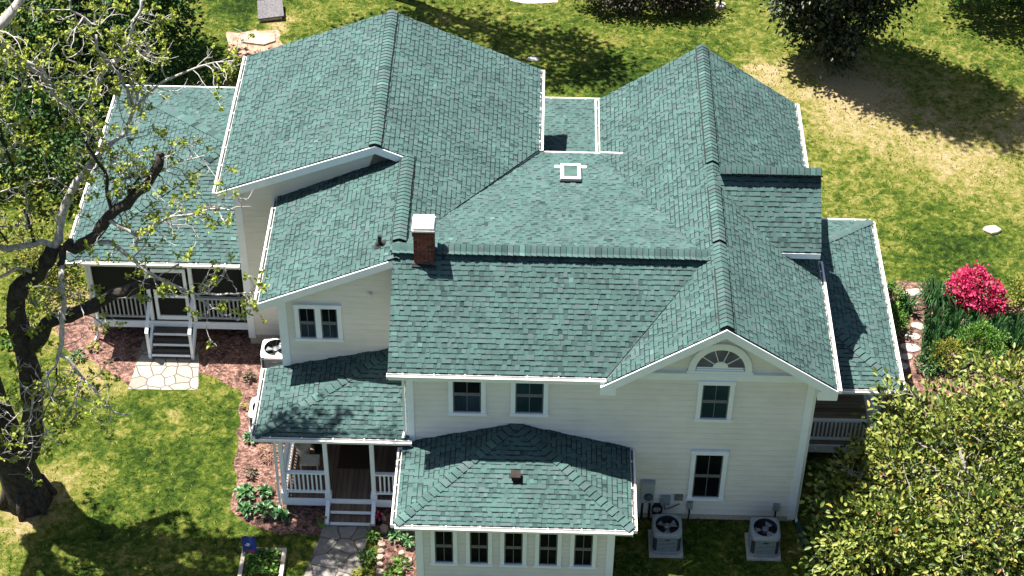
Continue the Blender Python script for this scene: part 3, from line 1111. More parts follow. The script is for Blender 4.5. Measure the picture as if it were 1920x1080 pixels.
# gutters
gz = -0.015
for a, b, o in (((-0.45, -0.393, 5.47), (4.86, -0.393, 5.47), (0, -1, 0)),
                ((10.465, BYF, BZE), (10.465, 4.2, BZE), (1, 0, 0)), ((10.465, 6.6, BZE), (10.465, BYB, BZE), (1, 0, 0)),
                ((4.829, 8.62, BZE), (4.829, BYB, BZE), (-1, 0, 0)), ((3.121, 8.568, 5.415), (4.80, 8.568, 5.415), (0, 1, 0)),
                ((EXR, 8.6, 5.518), (EXR, EYB, 5.518), (1, 0, 0)), ((EXL, EYF-0.02, 5.763), (EXL, EYB, 5.763), (-1, 0, 0)),
                ((E2L, E2YF-0.02, P_E2L.z(E2L, 0)), (E2L, 6.27, P_E2L.z(E2L, 0)), (-1, 0, 0)),
                ((GX, GYF, GZ), (-5.14, GYF, GZ), (0, -1, 0)), ((GX, GYF, GZ), (GX, GYB, GZ), (-1, 0, 0)), ((GX, GYB, GZ), (-5.1, GYB, GZ), (0, 1, 0)),
                ((HXL, HYF, HZ), (0.06, HYF, HZ), (0, -1, 0)), ((HXL, HYF, HZ), (HXL, HYB, HZ), (-1, 0, 0)),
                ((IX-IW, IY, IZE), (IX+IW, IY, IZE), (0, -1, 0)), ((IX-IW, IY, IZE), (IX-IW, -0.2, IZE), (-1, 0, 0)), ((IX+IW, IY, IZE), (IX+IW, -0.03, IZE), (1, 0, 0)),
                ((10.62, DYF, DZ), (DX, DYF, DZ), (0, -1, 0)), ((DX, DYF, DZ), (DX, DYB, DZ), (1, 0, 0)), ((10.1, DYB, DZ), (DX, DYB, DZ), (0, 1, 0)),
                ((2.95, 14.215, 3.2), (5.05, 14.215, 3.2), (0, 1, 0))):
    gutter(HOUSE, a, b, o)
fl = MB()
def on_plane(px, py, pl):
    d = _fw + (px-960)/F_PX*_r - (py-540)/F_PX*_u
    nn = np.array([-pl.sx, -pl.sy, 1.0])
    return CAM + d*((pl.z(0, 0)-nn.dot(CAM))/nn.dot(d))
fa, fb_ = on_plane(1126, 288, P_BL), on_plane(1168, 290, P_BL)
fl.bar((fa[0], fa[1], fa[2]+0.03), (fb_[0], fb_[1], fb_[2]+0.03), 0.06, 0.05)
fl.build('roof_flashing', M['gutter'], HOUSE)

# rake boards
rk = MB()
def rake(p, q, y, h, t=0.05, dz=0.0):
    mb = MB()
    (x0, z0), (x1, z1) = p, q
    i = [(x0, y-t, z0-h), (x1, y-t, z1-h), (x1, y-t, z1+dz), (x0, y-t, z0+dz)]
    j = [(a, y, c) for a, b, c in i]
    mb.poly(i)
    mb.poly(j[::-1])
    for k in range(4):
        mb.poly([i[k], j[k], j[(k+1) % 4], i[(k+1) % 4]])
    return mb.build('rake_board', M['trim'], HOUSE)
rake((4.74, BZE-SB*0.09-0.03), (BX, BZR-0.03), BYF+0.012, 0.27)
rake((BX, BZR-0.03), (10.50, BZE-SB*0.03-0.03), BYF+0.012, 0.27)
rake((EXL-0.04, 5.745-0.02), (EX, EZ-0.02), EYF+0.012, 0.24)
rake((EX, EZ-0.02), (E2X+0.16, P_ER.z(E2X+0.16, 0)-0.02), EYF+0.012, 0.24)
rake((E2L-0.03, P_E2L.z(E2L, 0)-0.03), (-0.40, P_E2L.z(-0.40, 0)-0.02), E2YF+0.012, 0.23)
# returns at the feet of the front gable
b = MB()
b.box((4.74, BYF-0.02, BZE-0.36), (5.12, -0.05, BZE-0.08))
b.build('eave_return', M['trim'], HOUSE)
b = MB()
b.box((10.02, BYF-0.02, BZE-0.36), (10.50, -0.05, BZE-0.06))
b.build('eave_return', M['trim'], HOUSE)
b = MB()
b.box((A_L-0.43, -0.385, 5.20), (4.74, -0.36, 5.44))
b.box((A_L-0.43, -0.36, 5.20), (4.74, 0.0, 5.225))
b.build('fascia', M['trim'], HOUSE)
b = MB()
b.box((CXR-1.2, CYE-0.02, CZE-0.2), (CXR-0.01, CYE+0.015, CZE-0.03))
b.build('fascia', M['trim'], HOUSE)

# walls: closed cores with lap boards on the outside
def wallbox(name, a, bb, mat='siding'):
    mb = MB()
    mb.box(a, bb)
    return mb
core = MB()
core.box((A_L+0.001, 0.001, 0.0), (A_R-0.001, 8.2, 5.30))
core.box((4.95, 7.9, 0.0), (A_R-0.001, 10.9, 5.30))
core.box((EXL+0.44, 6.33, 0.0), (2.85, 12.2, 5.35))
core.box((E2L+0.49, 2.31, 0.0), (0.3, 6.5, 5.15))
core.box((0.33, -2.44, 0.0), (5.16, 0.1, 2.55))
core.box((7.6, 4.21, 3.2), (10.20, 6.12, 6.15))
core.box((2.5, 8.0, 0.0), (5.2, 13.9, 3.0))
# gable cores
def gable_y(mb, x0, x1, xm, z0, zm, y, y2):
    pts = [(x0, z0), (x1, z0), (xm, zm)]
    f = [(a, y, c) for a, c in pts]
    k = [(a, y2, c) for a, c in pts]
    mb.poly(f)
    mb.poly(k[::-1])
    for i in range(3):
        j = (i+1) % 3
        mb.poly([f[i], k[i], k[j], f[j]])
gable_y(core, 5.2, 10.0, BX, 5.25, 6.95, 0.001, 1.0)
gable_y(core, 5.2, 10.0, BX, 5.25, 6.95, 10.0, 10.899)
gable_y(core, EXL+0.45, 2.8, EX, 5.3, 7.15, 6.331, 6.6)
gable_y(core, EXL+0.45, 2.8, EX, 5.3, 7.15, 11.8, 12.199)
core.build('wall_core', plain('sheathing', (0.16, 0.15, 0.13), (0.22, 0.21, 0.18), 4, 0.9), HOUSE)
s = MB()
siding(s, (0, 0), (10, 0), [(0, 0.16), (10, 0.16), (10, 5.12), (0, 5.32)], (0, -1))
siding(s, (0, 0), (10, 0), [(5.0, 5.12), (10.0, 5.12), (10.0, 5.6), (BX, 7.20), (5.0, 5.40)], (0, -1))
s.build('wall', M['siding'], HOUSE)
s = MB()
siding(s, (10, 0), (10, 11), [(0, 0.2), (10.9, 0.2), (10.9, 5.2), (0, 5.2)], (1, 0))
siding(s, (10, 10.9), (4.95, 10.9), [(0, 0.2), (5.05, 0.2), (5.05, 5.2), (0, 5.2)], (0, 1))
s.build('wall', M['siding'], HOUSE)
s = MB()
siding(s, (0, 2.3), (0, 0), [(0, 0.2), (2.3, 0.2), (2.3, 5.25), (0, 5.25)], (-1, 0))
s.build('wall', M['siding'], HOUSE)
s = MB()
siding(s, (-3.415, 2.306), (0, 2.306), [(0, 0.3), (3.414, 0.3), (3.414, P_E2L.z(0, 0)-0.36), (0, P_E2L.z(-3.415, 0)-0.17)], (0, -1))
siding(s, (-3.415, 6.3), (-3.415, 2.306), [(0, 0.3), (4.0, 0.3), (4.0, 5.3), (0, 5.3)], (-1, 0))
s.build('wall', M['siding'], HOUSE)
s = MB()
siding(s, (-5.056, 6.325), (0, 6.325), [(0, 0.3), (1.66, 0.3), (3.88, 7.2), (0, P_EL.z(-5.056, 0)-0.16)], (0, -1))
siding(s, (-5.056, 12.2), (-5.056, 6.325), [(0, 0.3), (5.87, 0.3), (5.87, 5.7), (0, 5.7)], (-1, 0))
siding(s, (2.85, 12.2), (-5.056, 12.2), [(0, 0.3), (7.9, 0.3), (7.9, 5.5), (3.95, 7.2), (0, 5.5)], (0, 1))
s.build('wall', M['siding'], HOUSE)
s = MB()
siding(s, (0.32, -2.45), (5.17, -2.45), [(0, 0.05), (4.85, 0.05), (4.85, 2.5), (0, 2.5)], (0, -1), 0.15)
siding(s, (5.17, -2.45), (5.17, 0), [(0, 0.05), (2.45, 0.05), (2.45, 2.5), (0, 2.5)], (1, 0), 0.15)
siding(s, (0.32, 0), (0.32, -2.45), [(0, 0.05), (2.45, 0.05), (2.45, 2.5), (0, 2.5)], (-1, 0), 0.15)
s.build('wall', M['siding'], HOUSE)
s = MB()
siding(s, (9.0, 4.2), (10.2, 4.2), [(0, 3.3), (1.2, 3.3), (1.2, 6.2), (0, 6.2)], (0, -1))
siding(s, (10.2, 4.2), (10.2, 6.13), [(0, 3.3), (1.93, 3.3), (1.93, 6.3), (0.96, 7.1), (0, 6.3)], (1, 0))
s.build('wall', M['siding'], HOUSE)
f = MB()
f.box((-0.01, -0.012, 0), (10.01, 0.05, 0.2))
f.build('foundation', M['wood_pale'], HOUSE)
f = MB()
f.box((EXL+0.42, 6.30, 0), (-3.4, 6.4, 0.34))
f.build('foundation', M['wood_pale'], HOUSE)
# corner boards and frieze
def corner(x, y, z0, z1, sx, sy, wd=0.14):
    mb = MB()
    mb.box((x-wd if sx > 0 else x-0.045, y-0.055, z0), (x+0.045 if sx > 0 else x+wd, y-0.001, z1))
    mb.box((x-0.045 if sx < 0 else x+0.001, y-0.001, z0), (x-0.001 if sx < 0 else x+0.045, y+wd, z1))
    return mb.build('corner_board', M['trim'], HOUSE)
corner(10.0, 0, 0.1, 5.12, 1, 1)
corner(0.0, 0, 0.1, 5.3, -1, 1)
corner(-3.415, 2.306, 0.2, 5.35, -1, 1, 0.17)
corner(-5.056, 6.325, 0.25, 5.72, -1, 1, 0.15)
corner(0.32, -2.45, 0.0, 2.5, -1, 1, 0.14)
corner(5.17, -2.45, 0.0, 2.5, 1, 1, 0.14)
fz = MB()
fz.box((5.12, -0.06, 5.12), (9.99, -0.0215, 5.36))
fz.box((5.12, -0.12, 5.36), (9.99, -0.0215, 5.40))
fz.build('frieze_board', M['trim'], HOUSE)
fz = MB()
fz.box((0.14, -0.054, 5.06), (4.74, -0.0215, 5.2))
fz.build('frieze_board', M['trim'], HOUSE)

# windows
window(HOUSE, 1.01, 1.94, 3.75, 5.19, -0.02, lower='glass_screen')
window(HOUSE, 2.56, 3.49, 3.77, 5.19, -0.02, 1)
window(HOUSE, 7.17, 8.07, 3.73, 5.115, -0.02, 1)
window(HOUSE, 7.18, 8.11, 0.82, 2.63, -0.02)
window(HOUSE, -3.04, -1.83, 4.01, 5.25, 2.286, double=True, lower='glass_screen')
for x0 in (0.66, 1.53, 2.385, 3.25, 4.12):
    window(HOUSE, x0, x0+0.655, 0.885, 2.29, -2.47, trim=0.10)
# half-round fan window in the gable
def fan_window():
    xc, z0, ro, ri = 7.66, 5.41, 0.78, 0.61
    kz = 1.18
    y = -0.022
    mb = MB()
    n = 28
    def P(r, k, yy):
        t = math.pi*k/n
        return (xc+r*math.cos(t), yy, z0+0.06+r*kz*math.sin(t)) if True else None
    for k in range(n):
        mb.poly([P(ro, k, y-0.075), P(ri, k, y-0.075), P(ri, k+1, y-0.075), P(ro, k+1, y-0.075)][::-1])
        mb.poly([P(ro, k, y-0.075), P(ro, k+1, y-0.075), P(ro, k+1, y+0.02), P(ro, k, y+0.02)][::-1])
        mb.poly([P(ri, k, y-0.075), P(ri, k, y+0.02), P(ri, k+1, y+0.02), P(ri, k+1, y-0.075)][::-1])
    mb.box((xc-ro-0.03, y-0.085, z0-0.05), (xc+ro+0.03, y+0.02, z0+0.07))
    fr = mb.build('fan_window', M['trim'], HOUSE)
    p = MB()
    zb = z0+0.17
    pts = [(xc+0.615*math.cos(math.pi*k/n), y-0.030, max(zb, z0+0.06+0.615*kz*math.sin(math.pi*k/n))) for k in range(n+1)]
    p.poly(pts[::-1])
    p.build('pane', M['glass_fan'], fr)
    q = MB()
    for k in range(12):
        t0, t1 = math.pi*k/12, math.pi*(k+1)/12
        q.poly([(xc, y-0.05, zb), (xc+0.19*math.cos(t1), y-0.05, zb+0.19*math.sin(t1)), (xc+0.19*math.cos(t0), y-0.05, zb+0.19*math.sin(t0))])
        q.poly([(xc+0.19*math.cos(t0), y-0.05, zb+0.19*math.sin(t0)), (xc+0.19*math.cos(t1), y-0.05, zb+0.19*math.sin(t1)),
                (xc+0.19*math.cos(t1), y, zb+0.19*math.sin(t1)), (xc+0.19*math.cos(t0), y, zb+0.19*math.sin(t0))])
    for a in (36, 72, 108, 144):
        t = math.radians(a)
        q.bar((xc+0.18*math.cos(t), y-0.035, zb+0.18*math.sin(t)), (xc+0.60*math.cos(t), y-0.035, zb+0.535*kz*math.sin(t)), 0.018, 0.03, (0, -1, 0))
    q.box((xc-0.58, y-0.05, z0+0.07), (xc+0.58, y, z0+0.115))
    q.box((xc-0.55, y-0.045, z0+0.14), (xc+0.55, y, z0+0.175))
    q.build('muntin', M['trim'], fr)
fan_window()

# chimney
def chimney():
    x0, x1, y0, y1 = 0.10, 0.59, 1.95, 2.46
    zt = 7.98
    mb = MB()
    mb.box((x0+0.006, y0+0.006, 6.3), (x1-0.006, y1-0.006, zt), 1)
    bl, bh = 0.205, 0.067
    k = 0
    z = 6.5
    while z < zt-0.01:
        flare = 0.0
        if zt-0.42 < z < zt-0.36:
            flare = 0.025
        if z > zt-0.17:
            flare = 0.03
        for (ax, f0, f1, cst, sg) in ((0, x0, x1, y0, -1), (0, x0, x1, y1, 1), (1, y0, y1, x0, -1), (1, y0, y1, x1, 1)):
            t = f0-(bl*0.5 if k % 2 else 0)
            while t < f1:
                a, b = max(t, f0)+0.005, min(t+bl, f1)-0.005
                if b-a > 0.03:
                    rv = random.random()
                    d0, d1 = sorted((cst-sg*0.01, cst+sg*(0.006+flare)))
                    if ax == 0:
                        mb.box((a-(flare if a < f0+0.01 else 0), d0, z+0.005), (b+(flare if b > f1-0.01 else 0), d1, z+bh), 0, rv)
                    else:
                        mb.box((d0, a, z+0.005), (d1, b, z+bh), 0, rv)
                t += bl
        z += bh+0.008
        k += 1
    o = mb.build('chimney', [M['brick'], M['mortar']], HOUSE)
    c = MB()
    c.box((x0-0.035, y0-0.035, zt), (x1+0.035, y1+0.035, zt+0.06))
    c.prism([(x0-0.01, y0-0.01, zt), (x1+0.01, y0-0.01, zt), (x1+0.01, y1+0.01, zt), (x0-0.01, y1+0.01, zt)], 0.06, 0.13)
    c.build('chimney_cap', M['cap'], o)
    fl = MB()
    fl.box((x0-0.06, y0-0.12, P_AF.z(0, y0-0.12)-0.06), (x1+0.06, y0-0.002, P_AF.z(0, y0-0.1)+0.05))
    fl.build('flashing', M['felt'], o)
chimney()

# skylight on the north slope
def skylight():
    x0, x1, y0, y1 = 3.72, 4.27, 6.60, 7.62
    mb = MB()
    for (a, b2, c, d) in ((x0, x0+0.09, y0, y1), (x1-0.09, x1, y0, y1), (x0+0.09, x1-0.09, y0, y0+0.14), (x0+0.09, x1-0.09, y1-0.12, y1)):
        mb.prism([P_AN.pt(a, c), P_AN.pt(b2, c), P_AN.pt(b2, d), P_AN.pt(a, d)], -0.02, 0.13)
    mb.prism([P_AN.pt(x0-0.16, y1-0.1), P_AN.pt(x0, y1-0.1), P_AN.pt(x0, y1+0.06), P_AN.pt(x0-0.16, y1+0.06)], 0.0, 0.035)
    mb.prism([P_AN.pt(x1, y1-0.1), P_AN.pt(x1+0.16, y1-0.1), P_AN.pt(x1+0.16, y1+0.06), P_AN.pt(x1, y1+0.06)], 0.0, 0.035)
    o = mb.build('skylight', M['gutter'], HOUSE)
    p = MB()
    p.prism([P_AN.pt(x0+0.09, y0+0.14), P_AN.pt(x1-0.09, y0+0.14), P_AN.pt(x1-0.09, y1-0.12), P_AN.pt(x0+0.09, y1-0.12)], 0.07, 0.10)
    p.build('pane', glass_mat('skylight_glass', (0.05, 0.085, 0.078), 0.08), o)
    k = MB()
    k.prism([P_AN.pt(x0-0.02, y0-0.06), P_AN.pt(x1+0.02, y0-0.06), P_AN.pt(x1+0.02, y0-0.003), P_AN.pt(x0-0.02, y0-0.003)], 0.0, 0.075)
    k.build('kerb', M['felt'], o)
skylight()

# roof vent on the sunroom, pipe vent on the left wing
def roof_vent():
    x, y = 2.73, -1.50
    z = P_IF.z(x, y)
    mb = MB()
    mb.prism([P_IF.pt(x-0.17, y-0.16), P_IF.pt(x+0.17, y-0.16), P_IF.pt(x+0.17, y+0.16), P_IF.pt(x-0.17, y+0.16)], 0.0, 0.012)
    lo = [(x-0.12, y-0.13, z+0.14), (x+0.12, y-0.13, z+0.14), (x+0.12, y+0.10, z+0.17), (x-0.12, y+0.10, z+0.17)]
    mb.prism(lo, -0.01, 0.025)
    mb.box((x-0.10, y-0.08, z-0.02), (x+0.10, y+0.09, z+0.14))
    mb.build('roof_vent', plain('brown_vent', (0.016, 0.013, 0.012), (0.034, 0.028, 0.026), 9, 0.6, spec=0.1), HOUSE)
roof_vent()
def pipe_vent():
    x, y = -0.82, 2.77
    z = P_E2L.z(x, y)
    mb = MB()
    mb.tube([(x, y, z-0.05), (x, y, z+0.32)], 0.045, 12)
    mb.prism([P_E2L.pt(x-0.13, y-0.13), P_E2L.pt(x+0.13, y-0.13), P_E2L.pt(x+0.13, y+0.13), P_E2L.pt(x-0.13, y+0.13)], 0.0, 0.03)
    mb.lathe([(0.09, 0.0), (0.05, 0.10)], (x, y, z))
    mb.build('vent_pipe', M['black'], HOUSE)
pipe_vent()
lm = MB()
lm.lathe([(0.035, -0.11), (0.06, 0.0), (0.03, 0.03)], (-1.07, 2.22, 5.68), 12)
lm.box((-1.1, 2.22, 5.60), (-1.04, 2.29, 5.68))
lm.build('wall_lamp', M['gutter'], HOUSE)

# downspouts
def spout(pts, wd=0.075):
    mb = MB()
    for a, b in zip(pts[:-1], pts[1:]):
        mb.tube([a, b], wd*0.55, 4)
    return mb.build('downspout', M['gutter'], HOUSE)
spout([(-0.10, -0.33, 5.36), (-0.10, -0.06, 5.12), (-0.10, -0.06, 3.08), (-0.14, -0.18, 2.98)])
spout([(10.42, -0.45, 5.32), (10.10, 0.06, 5.0), (10.10, 0.06, 0.1), (10.12, -0.14, 0.04)])
spout([(GX+0.45, GYF-0.06, 2.95), (GX+0.45, 6.40, 2.7), (GX+0.45, 6.38, 0.15), (GX+0.40, 6.22, 0.06)])
spout([(-3.45, -0.22, 2.80), (-3.47, -0.03, 2.5), (-3.47, -0.03, 0.15), (-3.5, -0.25, 0.06)])


# ---- entry porch: floor, posts, railings, steps
def railing(p0, p1, z0, z1, name='railing', mat='trim', gap=0.105):
    p0, p1 = Vector(p0), Vector(p1)
    mb = MB()
    d = (p1-p0)
    L = d.length
    for zz, wd, ht in ((z1, 0.10, 0.055), (z0, 0.06, 0.06)):
        mb.bar((p0.x, p0.y, zz), (p1.x, p1.y, zz), wd, ht)
    n = int(L/gap)
    for k in range(1, n):
        q = p0+d*(k/n)
        mb.bar((q.x, q.y, z0+0.031), (q.x, q.y, z1-0.029), 0.042, 0.042, (d.y, -d.x, 0))
    return mb.build(name, M[mat], HOUSE)
def post(x, y, z0, z1, wd=0.11, base=True, mat='trim'):
    mb = MB()
    h = wd/2
    mb.box((x-h, y-h, z0), (x+h, y+h, z1))
    if base:
        mb.box((x-h-0.03, y-h-0.03, z0), (x+h+0.03, y+h+0.03, z0+0.16))
    return mb.build('post', M[mat], HOUSE)
fl = MB()
fl.box((-3.36, -0.02, 0.40), (0.0, 2.29, 0.46))
fl.build('porch_floor', M['deck'], HOUSE)
fb = MB()
fb.box((-3.40, -0.05, 0.20), (0.30, -0.021, 0.455))
fb.box((-3.40, -0.021, 0.20), (-3.361, 2.28, 0.455))
fb.build('porch_skirt', M['trim'], HOUSE)
for x in (-3.33, -2.19, -0.99):
    post(x, 0.05, 0.46, 2.76)
post(-3.33, 2.2, 0.46, 2.8, base=False)
hb = MB()
hb.box((-3.42, -0.02, 2.56), (0.0, 0.12, 2.755))
hb.box((-3.42, 0.12, 2.56), (-3.28, 2.28, 2.755))
hb.build('porch_beam', M['trim'], HOUSE)
railing((-3.27, 0.05, 0), (-2.25, 0.05, 0), 0.64, 1.36)
railing((-0.93, 0.05, 0), (-0.02, 0.05, 0), 0.64, 1.36)
railing((-3.33, 0.11, 0), (-3.33, 2.15, 0), 0.64, 1.36)
for k, (y0, z1) in enumerate(((-0.30, 0.30), (-0.56, 0.15))):
    t = MB()
    t.box((-2.12, y0, z1-0.035), (-1.06, y0+0.27, z1))
    t.build('step', M['deck'], HOUSE)
    t = MB()
    t.box((-2.12, y0-0.022, z1-0.10), (-1.06, y0-0.002, z1-0.004))
    t.build('riser', M['trim'], HOUSE)
for x in (-2.19, -0.99):
    t = MB()
    pts = [(x-0.045, -0.02, 0.46), (x+0.045, -0.02, 0.46)]
    t.bar((x, -0.055, 0.38), (x, -0.60, 0.10), 0.10, 0.26)
    t.build('stringer', M['trim'], HOUSE)
fs = MB()
fs.box((-3.36, 2.20, 0.46), (-2.4, 2.285, 2.5))
fd = MB()
fd.box((-2.1, 2.255, 0.47), (-1.05, 2.2855, 2.5))
fd.build('door', M['black'], HOUSE)
hp = MB()
hp.box((-0.03, 0.7, 0.47), (-0.022, 1.7, 2.45))
hp.build('door', M['black'], HOUSE)

# ---- screened side porch on the left
def side_porch():
    yf = 6.45
    x0, x1 = -9.5, -5.1
    f = MB()
    f.box((x0, yf-0.02, 0.60), (x1, 14.2, 0.68))
    f.build('porch_floor', M['deck_grey'], HOUSE)
    k = MB()
    k.box((x0-0.02, yf-0.06, 0.46), (x1, yf-0.022, 0.70))
    k.box((x0-0.02, yf-0.022, 0.46), (x0+0.02, 14.2, 0.70))
    k.build('porch_skirt', M['trim'], HOUSE)
    for x in (-9.46, -7.86, -6.62):
        post(x, yf+0.05, 0.68, 2.92, 0.10, False)
    post(-9.46, 10.3, 0.68, 2.92, 0.10, False)
    post(-9.46, 14.1, 0.68, 2.92, 0.10, False)
    bm = MB()
    bm.box((x0, yf-0.01, 2.72), (x1, yf+0.09, 2.93))
    bm.box((x0, yf+0.09, 2.72), (x0+0.1, 14.2, 2.93))
    bm.build('porch_beam', M['trim'], HOUSE)
    for p, q in (((-9.41, yf+0.05, 0), (-7.91, yf+0.05, 0)), ((-6.57, yf+0.05, 0), (-5.12, yf+0.05, 0))):
        railing(p, q, 0.80, 1.55, mat='grey', gap=0.12)
    s = MB()
    s.box((x0+0.05, yf+0.125, 0.7), (-7.83, yf+0.13, 2.72))
    s.box((-6.65, yf+0.125, 0.7), (x1, yf+0.13, 2.72))
    s.box((x0+0.12, yf+0.13, 0.7), (x0+0.125, 14.1, 2.72))
    s.build('screen', M['screen'], HOUSE)
    d = MB()
    a, b = -7.72, -6.75
    for (p, q) in (((a, 0.71), (a+0.09, 2.62)), ((b-0.09, 0.71), (b, 2.62)), ((a+0.09, 2.50), (b-0.09, 2.62)), ((a+0.09, 0.71), (b-0.09, 0.86)), ((a+0.09, 1.55), (b-0.09, 1.64))):
        d.box((p[0], yf+0.02, p[1]), (q[0], yf+0.06, q[1]))
    do = d.build('screen_door', M['trim'], HOUSE)
    d = MB()
    d.box((a, yf+0.061, 0.71), (b, yf+0.066, 2.62))
    d.build('screen', M['screen'], do)
    for k, (y0, z1) in enumerate(((yf-0.34, 0.52), (yf-0.60, 0.35), (yf-0.86, 0.18))):
        t = MB()
        t.box((-7.80, y0, z1-0.04), (-6.70, y0+0.27, z1))
        t.build('step', M['deck_grey'], HOUSE)
        t = MB()
        t.box((-7.80, y0-0.025, z1-0.075), (-6.70, y0-0.002, z1-0.003))
        t.build('riser', M['trim'], HOUSE)
    for x in (-7.86, -6.64):
        t = MB()
        t.bar((x, yf-0.05, 0.55), (x, yf-0.90, 0.09), 0.07, 0.2)
        t.bar((x, yf-0.84, 0.0), (x, yf-0.84, 0.95), 0.08, 0.08, (0, 1, 0))
        t.bar((x, yf-0.02, 1.52), (x, yf-0.88, 0.98), 0.09, 0.07)
        t.build('stair_rail', M['trim'], HOUSE)
side_porch()

# ---- covered porch on the right
def right_porch():
    f = MB()
    f.box((10.03, 2.3, 0.44), (12.42, 8.7, 0.52))
    f.build('porch_floor', board_mat('brown_porch_boards', (0.09, 0.065, 0.045), (0.24, 0.19, 0.14), 0.14, 1), HOUSE)
    k = MB()
    k.box((10.03, 2.26, 0.26), (12.44, 2.298, 0.53))
    k.box((12.421, 2.298, 0.26), (12.45, 8.7, 0.53))
    k.build('porch_skirt', M['trim'], HOUSE)
    for (x, y) in ((12.3, 2.4), (12.3, 4.4), (12.3, 6.5), (12.3, 8.6)):
        post(x, y, 0.52, 2.72, 0.12, False)
    bm = MB()
    bm.box((10.03, 2.34, 2.54), (12.4, 2.46, 2.74))
    bm.box((12.28, 2.46, 2.54), (12.4, 8.7, 2.74))
    bm.build('porch_beam', M['trim'], HOUSE)
    railing((10.06, 2.4, 0), (12.24, 2.4, 0), 0.66, 1.36)
    railing((12.3, 2.46, 0), (12.3, 4.34, 0), 0.66, 1.36)
    railing((12.3, 4.46, 0), (12.3, 6.44, 0), 0.66, 1.36)
right_porch()


# =================================================================== things round the house
def ac_unit(x, y, label, yaw=0.0, h=0.78, w=0.74, white=False):
    t = thing('air_conditioner', label, 'air conditioner', (x, y, 0.0), 'outdoor air conditioner units')
    hw = w/2
    def rr(r, c, z, n=5):
        pts = []
        for cx, cy, a0 in ((c, c, 0), (-c, c, 90), (-c, -c, 180), (c, -c, 270)):
            for k in range(n):
                a = math.radians(a0+90*k/(n-1))
                pts.append((x+cx*(hw-r)/max(c, 1e-6)+r*math.cos(a), y+cy*(hw-r)/max(c, 1e-6)+r*math.sin(a), z))
        return pts
    p = MB()
    p.prism([(x-hw-0.07, y-hw-0.08, 0.0), (x+hw+0.07, y-hw-0.08, 0.0), (x+hw+0.07, y+hw+0.08, 0.0), (x-hw-0.07, y+hw+0.08, 0.0)], -0.02, 0.06)
    p.build('pad', M['concrete'], t)
    b = MB()
    r = 0.11
    ring = rr(r, 1, 0)
    n = len(ring)
    levels = [(0.09, 0), (0.16, 0), (0.16, 1), (h-0.12, 1), (h-0.12, 0), (h-0.03, 0)]
    i0 = len(b.v)
    for z, ins in levels:
        for q in ring:
            k = 1-0.035*ins
            b.v.append((x+(q[0]-x)*k, y+(q[1]-y)*k, z))
    for l in range(len(levels)-1):
        for k in range(n):
            k2 = (k+1) % n
            b.f.append((i0+l*n+k, i0+l*n+k2, i0+(l+1)*n+k2, i0+(l+1)*n+k))
            b.m.append(1 if l == 2 else 0)
            b.r.append(0.5)
    b.build('body', [M['acgrey'], M['acdark']], t)
    g = MB()
    zz = 0.19
    while zz < h-0.13:
        for a, c in ((0, 1), (1, 0)):
            for sg in (-1, 1):
                if a == 0:
                    g.box((x-hw+r, y+sg*hw*0.985-0.012, zz), (x+hw-r, y+sg*hw*0.985+0.012, zz+0.022))
                else:
                    g.box((x+sg*hw*0.985-0.012, y-hw+r, zz), (x+sg*hw*0.985+0.012, y+hw-r, zz+0.022))
        zz += 0.052
    g.build('louvre', M['acgrey'], t)
    # top pan with a round opening
    tp = MB()
    ro, ns = hw*0.82, 32
    for k in range(ns):
        a0, a1 = 2*math.pi*k/ns, 2*math.pi*(k+1)/ns
        def sq(a):
            c, s_ = math.cos(a), math.sin(a)
            e = 7.0
            q = (abs(c)**e+abs(s_)**e)**(-1/e)*(hw+0.008)
            return (x+c*q, y+s_*q)
        o0, o1 = sq(a0), sq(a1)
        n0, n1 = (x+ro*math.cos(a0), y+ro*math.sin(a0)), (x+ro*math.cos(a1), y+ro*math.sin(a1))
        m0 = ((o0[0]*0.5+n0[0]*0.5), (o0[1]*0.5+n0[1]*0.5))
        m1 = ((o1[0]*0.5+n1[0]*0.5), (o1[1]*0.5+n1[1]*0.5))
        tp.poly([(*o0, h-0.02), (*o1, h-0.02), (*m1, h+0.012), (*m0, h+0.012)])
        tp.poly([(*m0, h+0.012), (*m1, h+0.012), (*n1, h+0.01), (*n0, h+0.01)])
        tp.poly([(*n0, h+0.01), (*n1, h+0.01), (*n1, h-0.16), (*n0, h-0.16)], 1)
        tp.poly([(*o1, h-0.02), (*o0, h-0.02), (*o0, h-0.07), (*o1, h-0.07)])
    tp.build('top_pan', [M['actop'] if not white else M['gutter'], M['acdark']], t)
    bt = MB()
    bt.lathe([(ro, h-0.165), (0.001, h-0.16)], (x, y, 0), 24)
    bt.build('fan_well', M['black'], t)
    fb = MB()
    fb.lathe([(0.085, h-0.13), (0.085, h-0.03), (0.05, h-0.015), (0.001, h-0.012)], (x, y, 0), 14)
    for k in range(3):
        a = yaw+2*math.pi*k/3
        pts = []
        for da, rr_, dz in ((-0.25, 0.08, -0.09), (-0.42, ro*0.9, -0.10), (0.38, ro*0.9, -0.055), (0.3, 0.08, -0.07)):
            pts.append((x+rr_*math.cos(a+da), y+rr_*math.sin(a+da), h+dz))
        fb.poly(pts)
        fb.poly([(px_, py_, pz-0.006) for px_, py_, pz in pts][::-1])
    fb.build('fan', M['blade'], t)
    gr = MB()
    for k in range(4):
        rad = ro*(0.25+0.25*k)
        pts = [(x+rad*math.cos(2*math.pi*j/24), y+rad*math.sin(2*math.pi*j/24), h+0.012) for j in range(25)]
        gr.tube(pts, 0.0035, 3, cap=False)
    for k in range(8):
        a = 2*math.pi*k/8
        gr.bar((x+0.02*math.cos(a), y+0.02*math.sin(a), h+0.014), (x+ro*math.cos(a), y+ro*math.sin(a), h+0.014), 0.005, 0.005)
    gr.build('grille', M['black'], t)
    pl = MB()
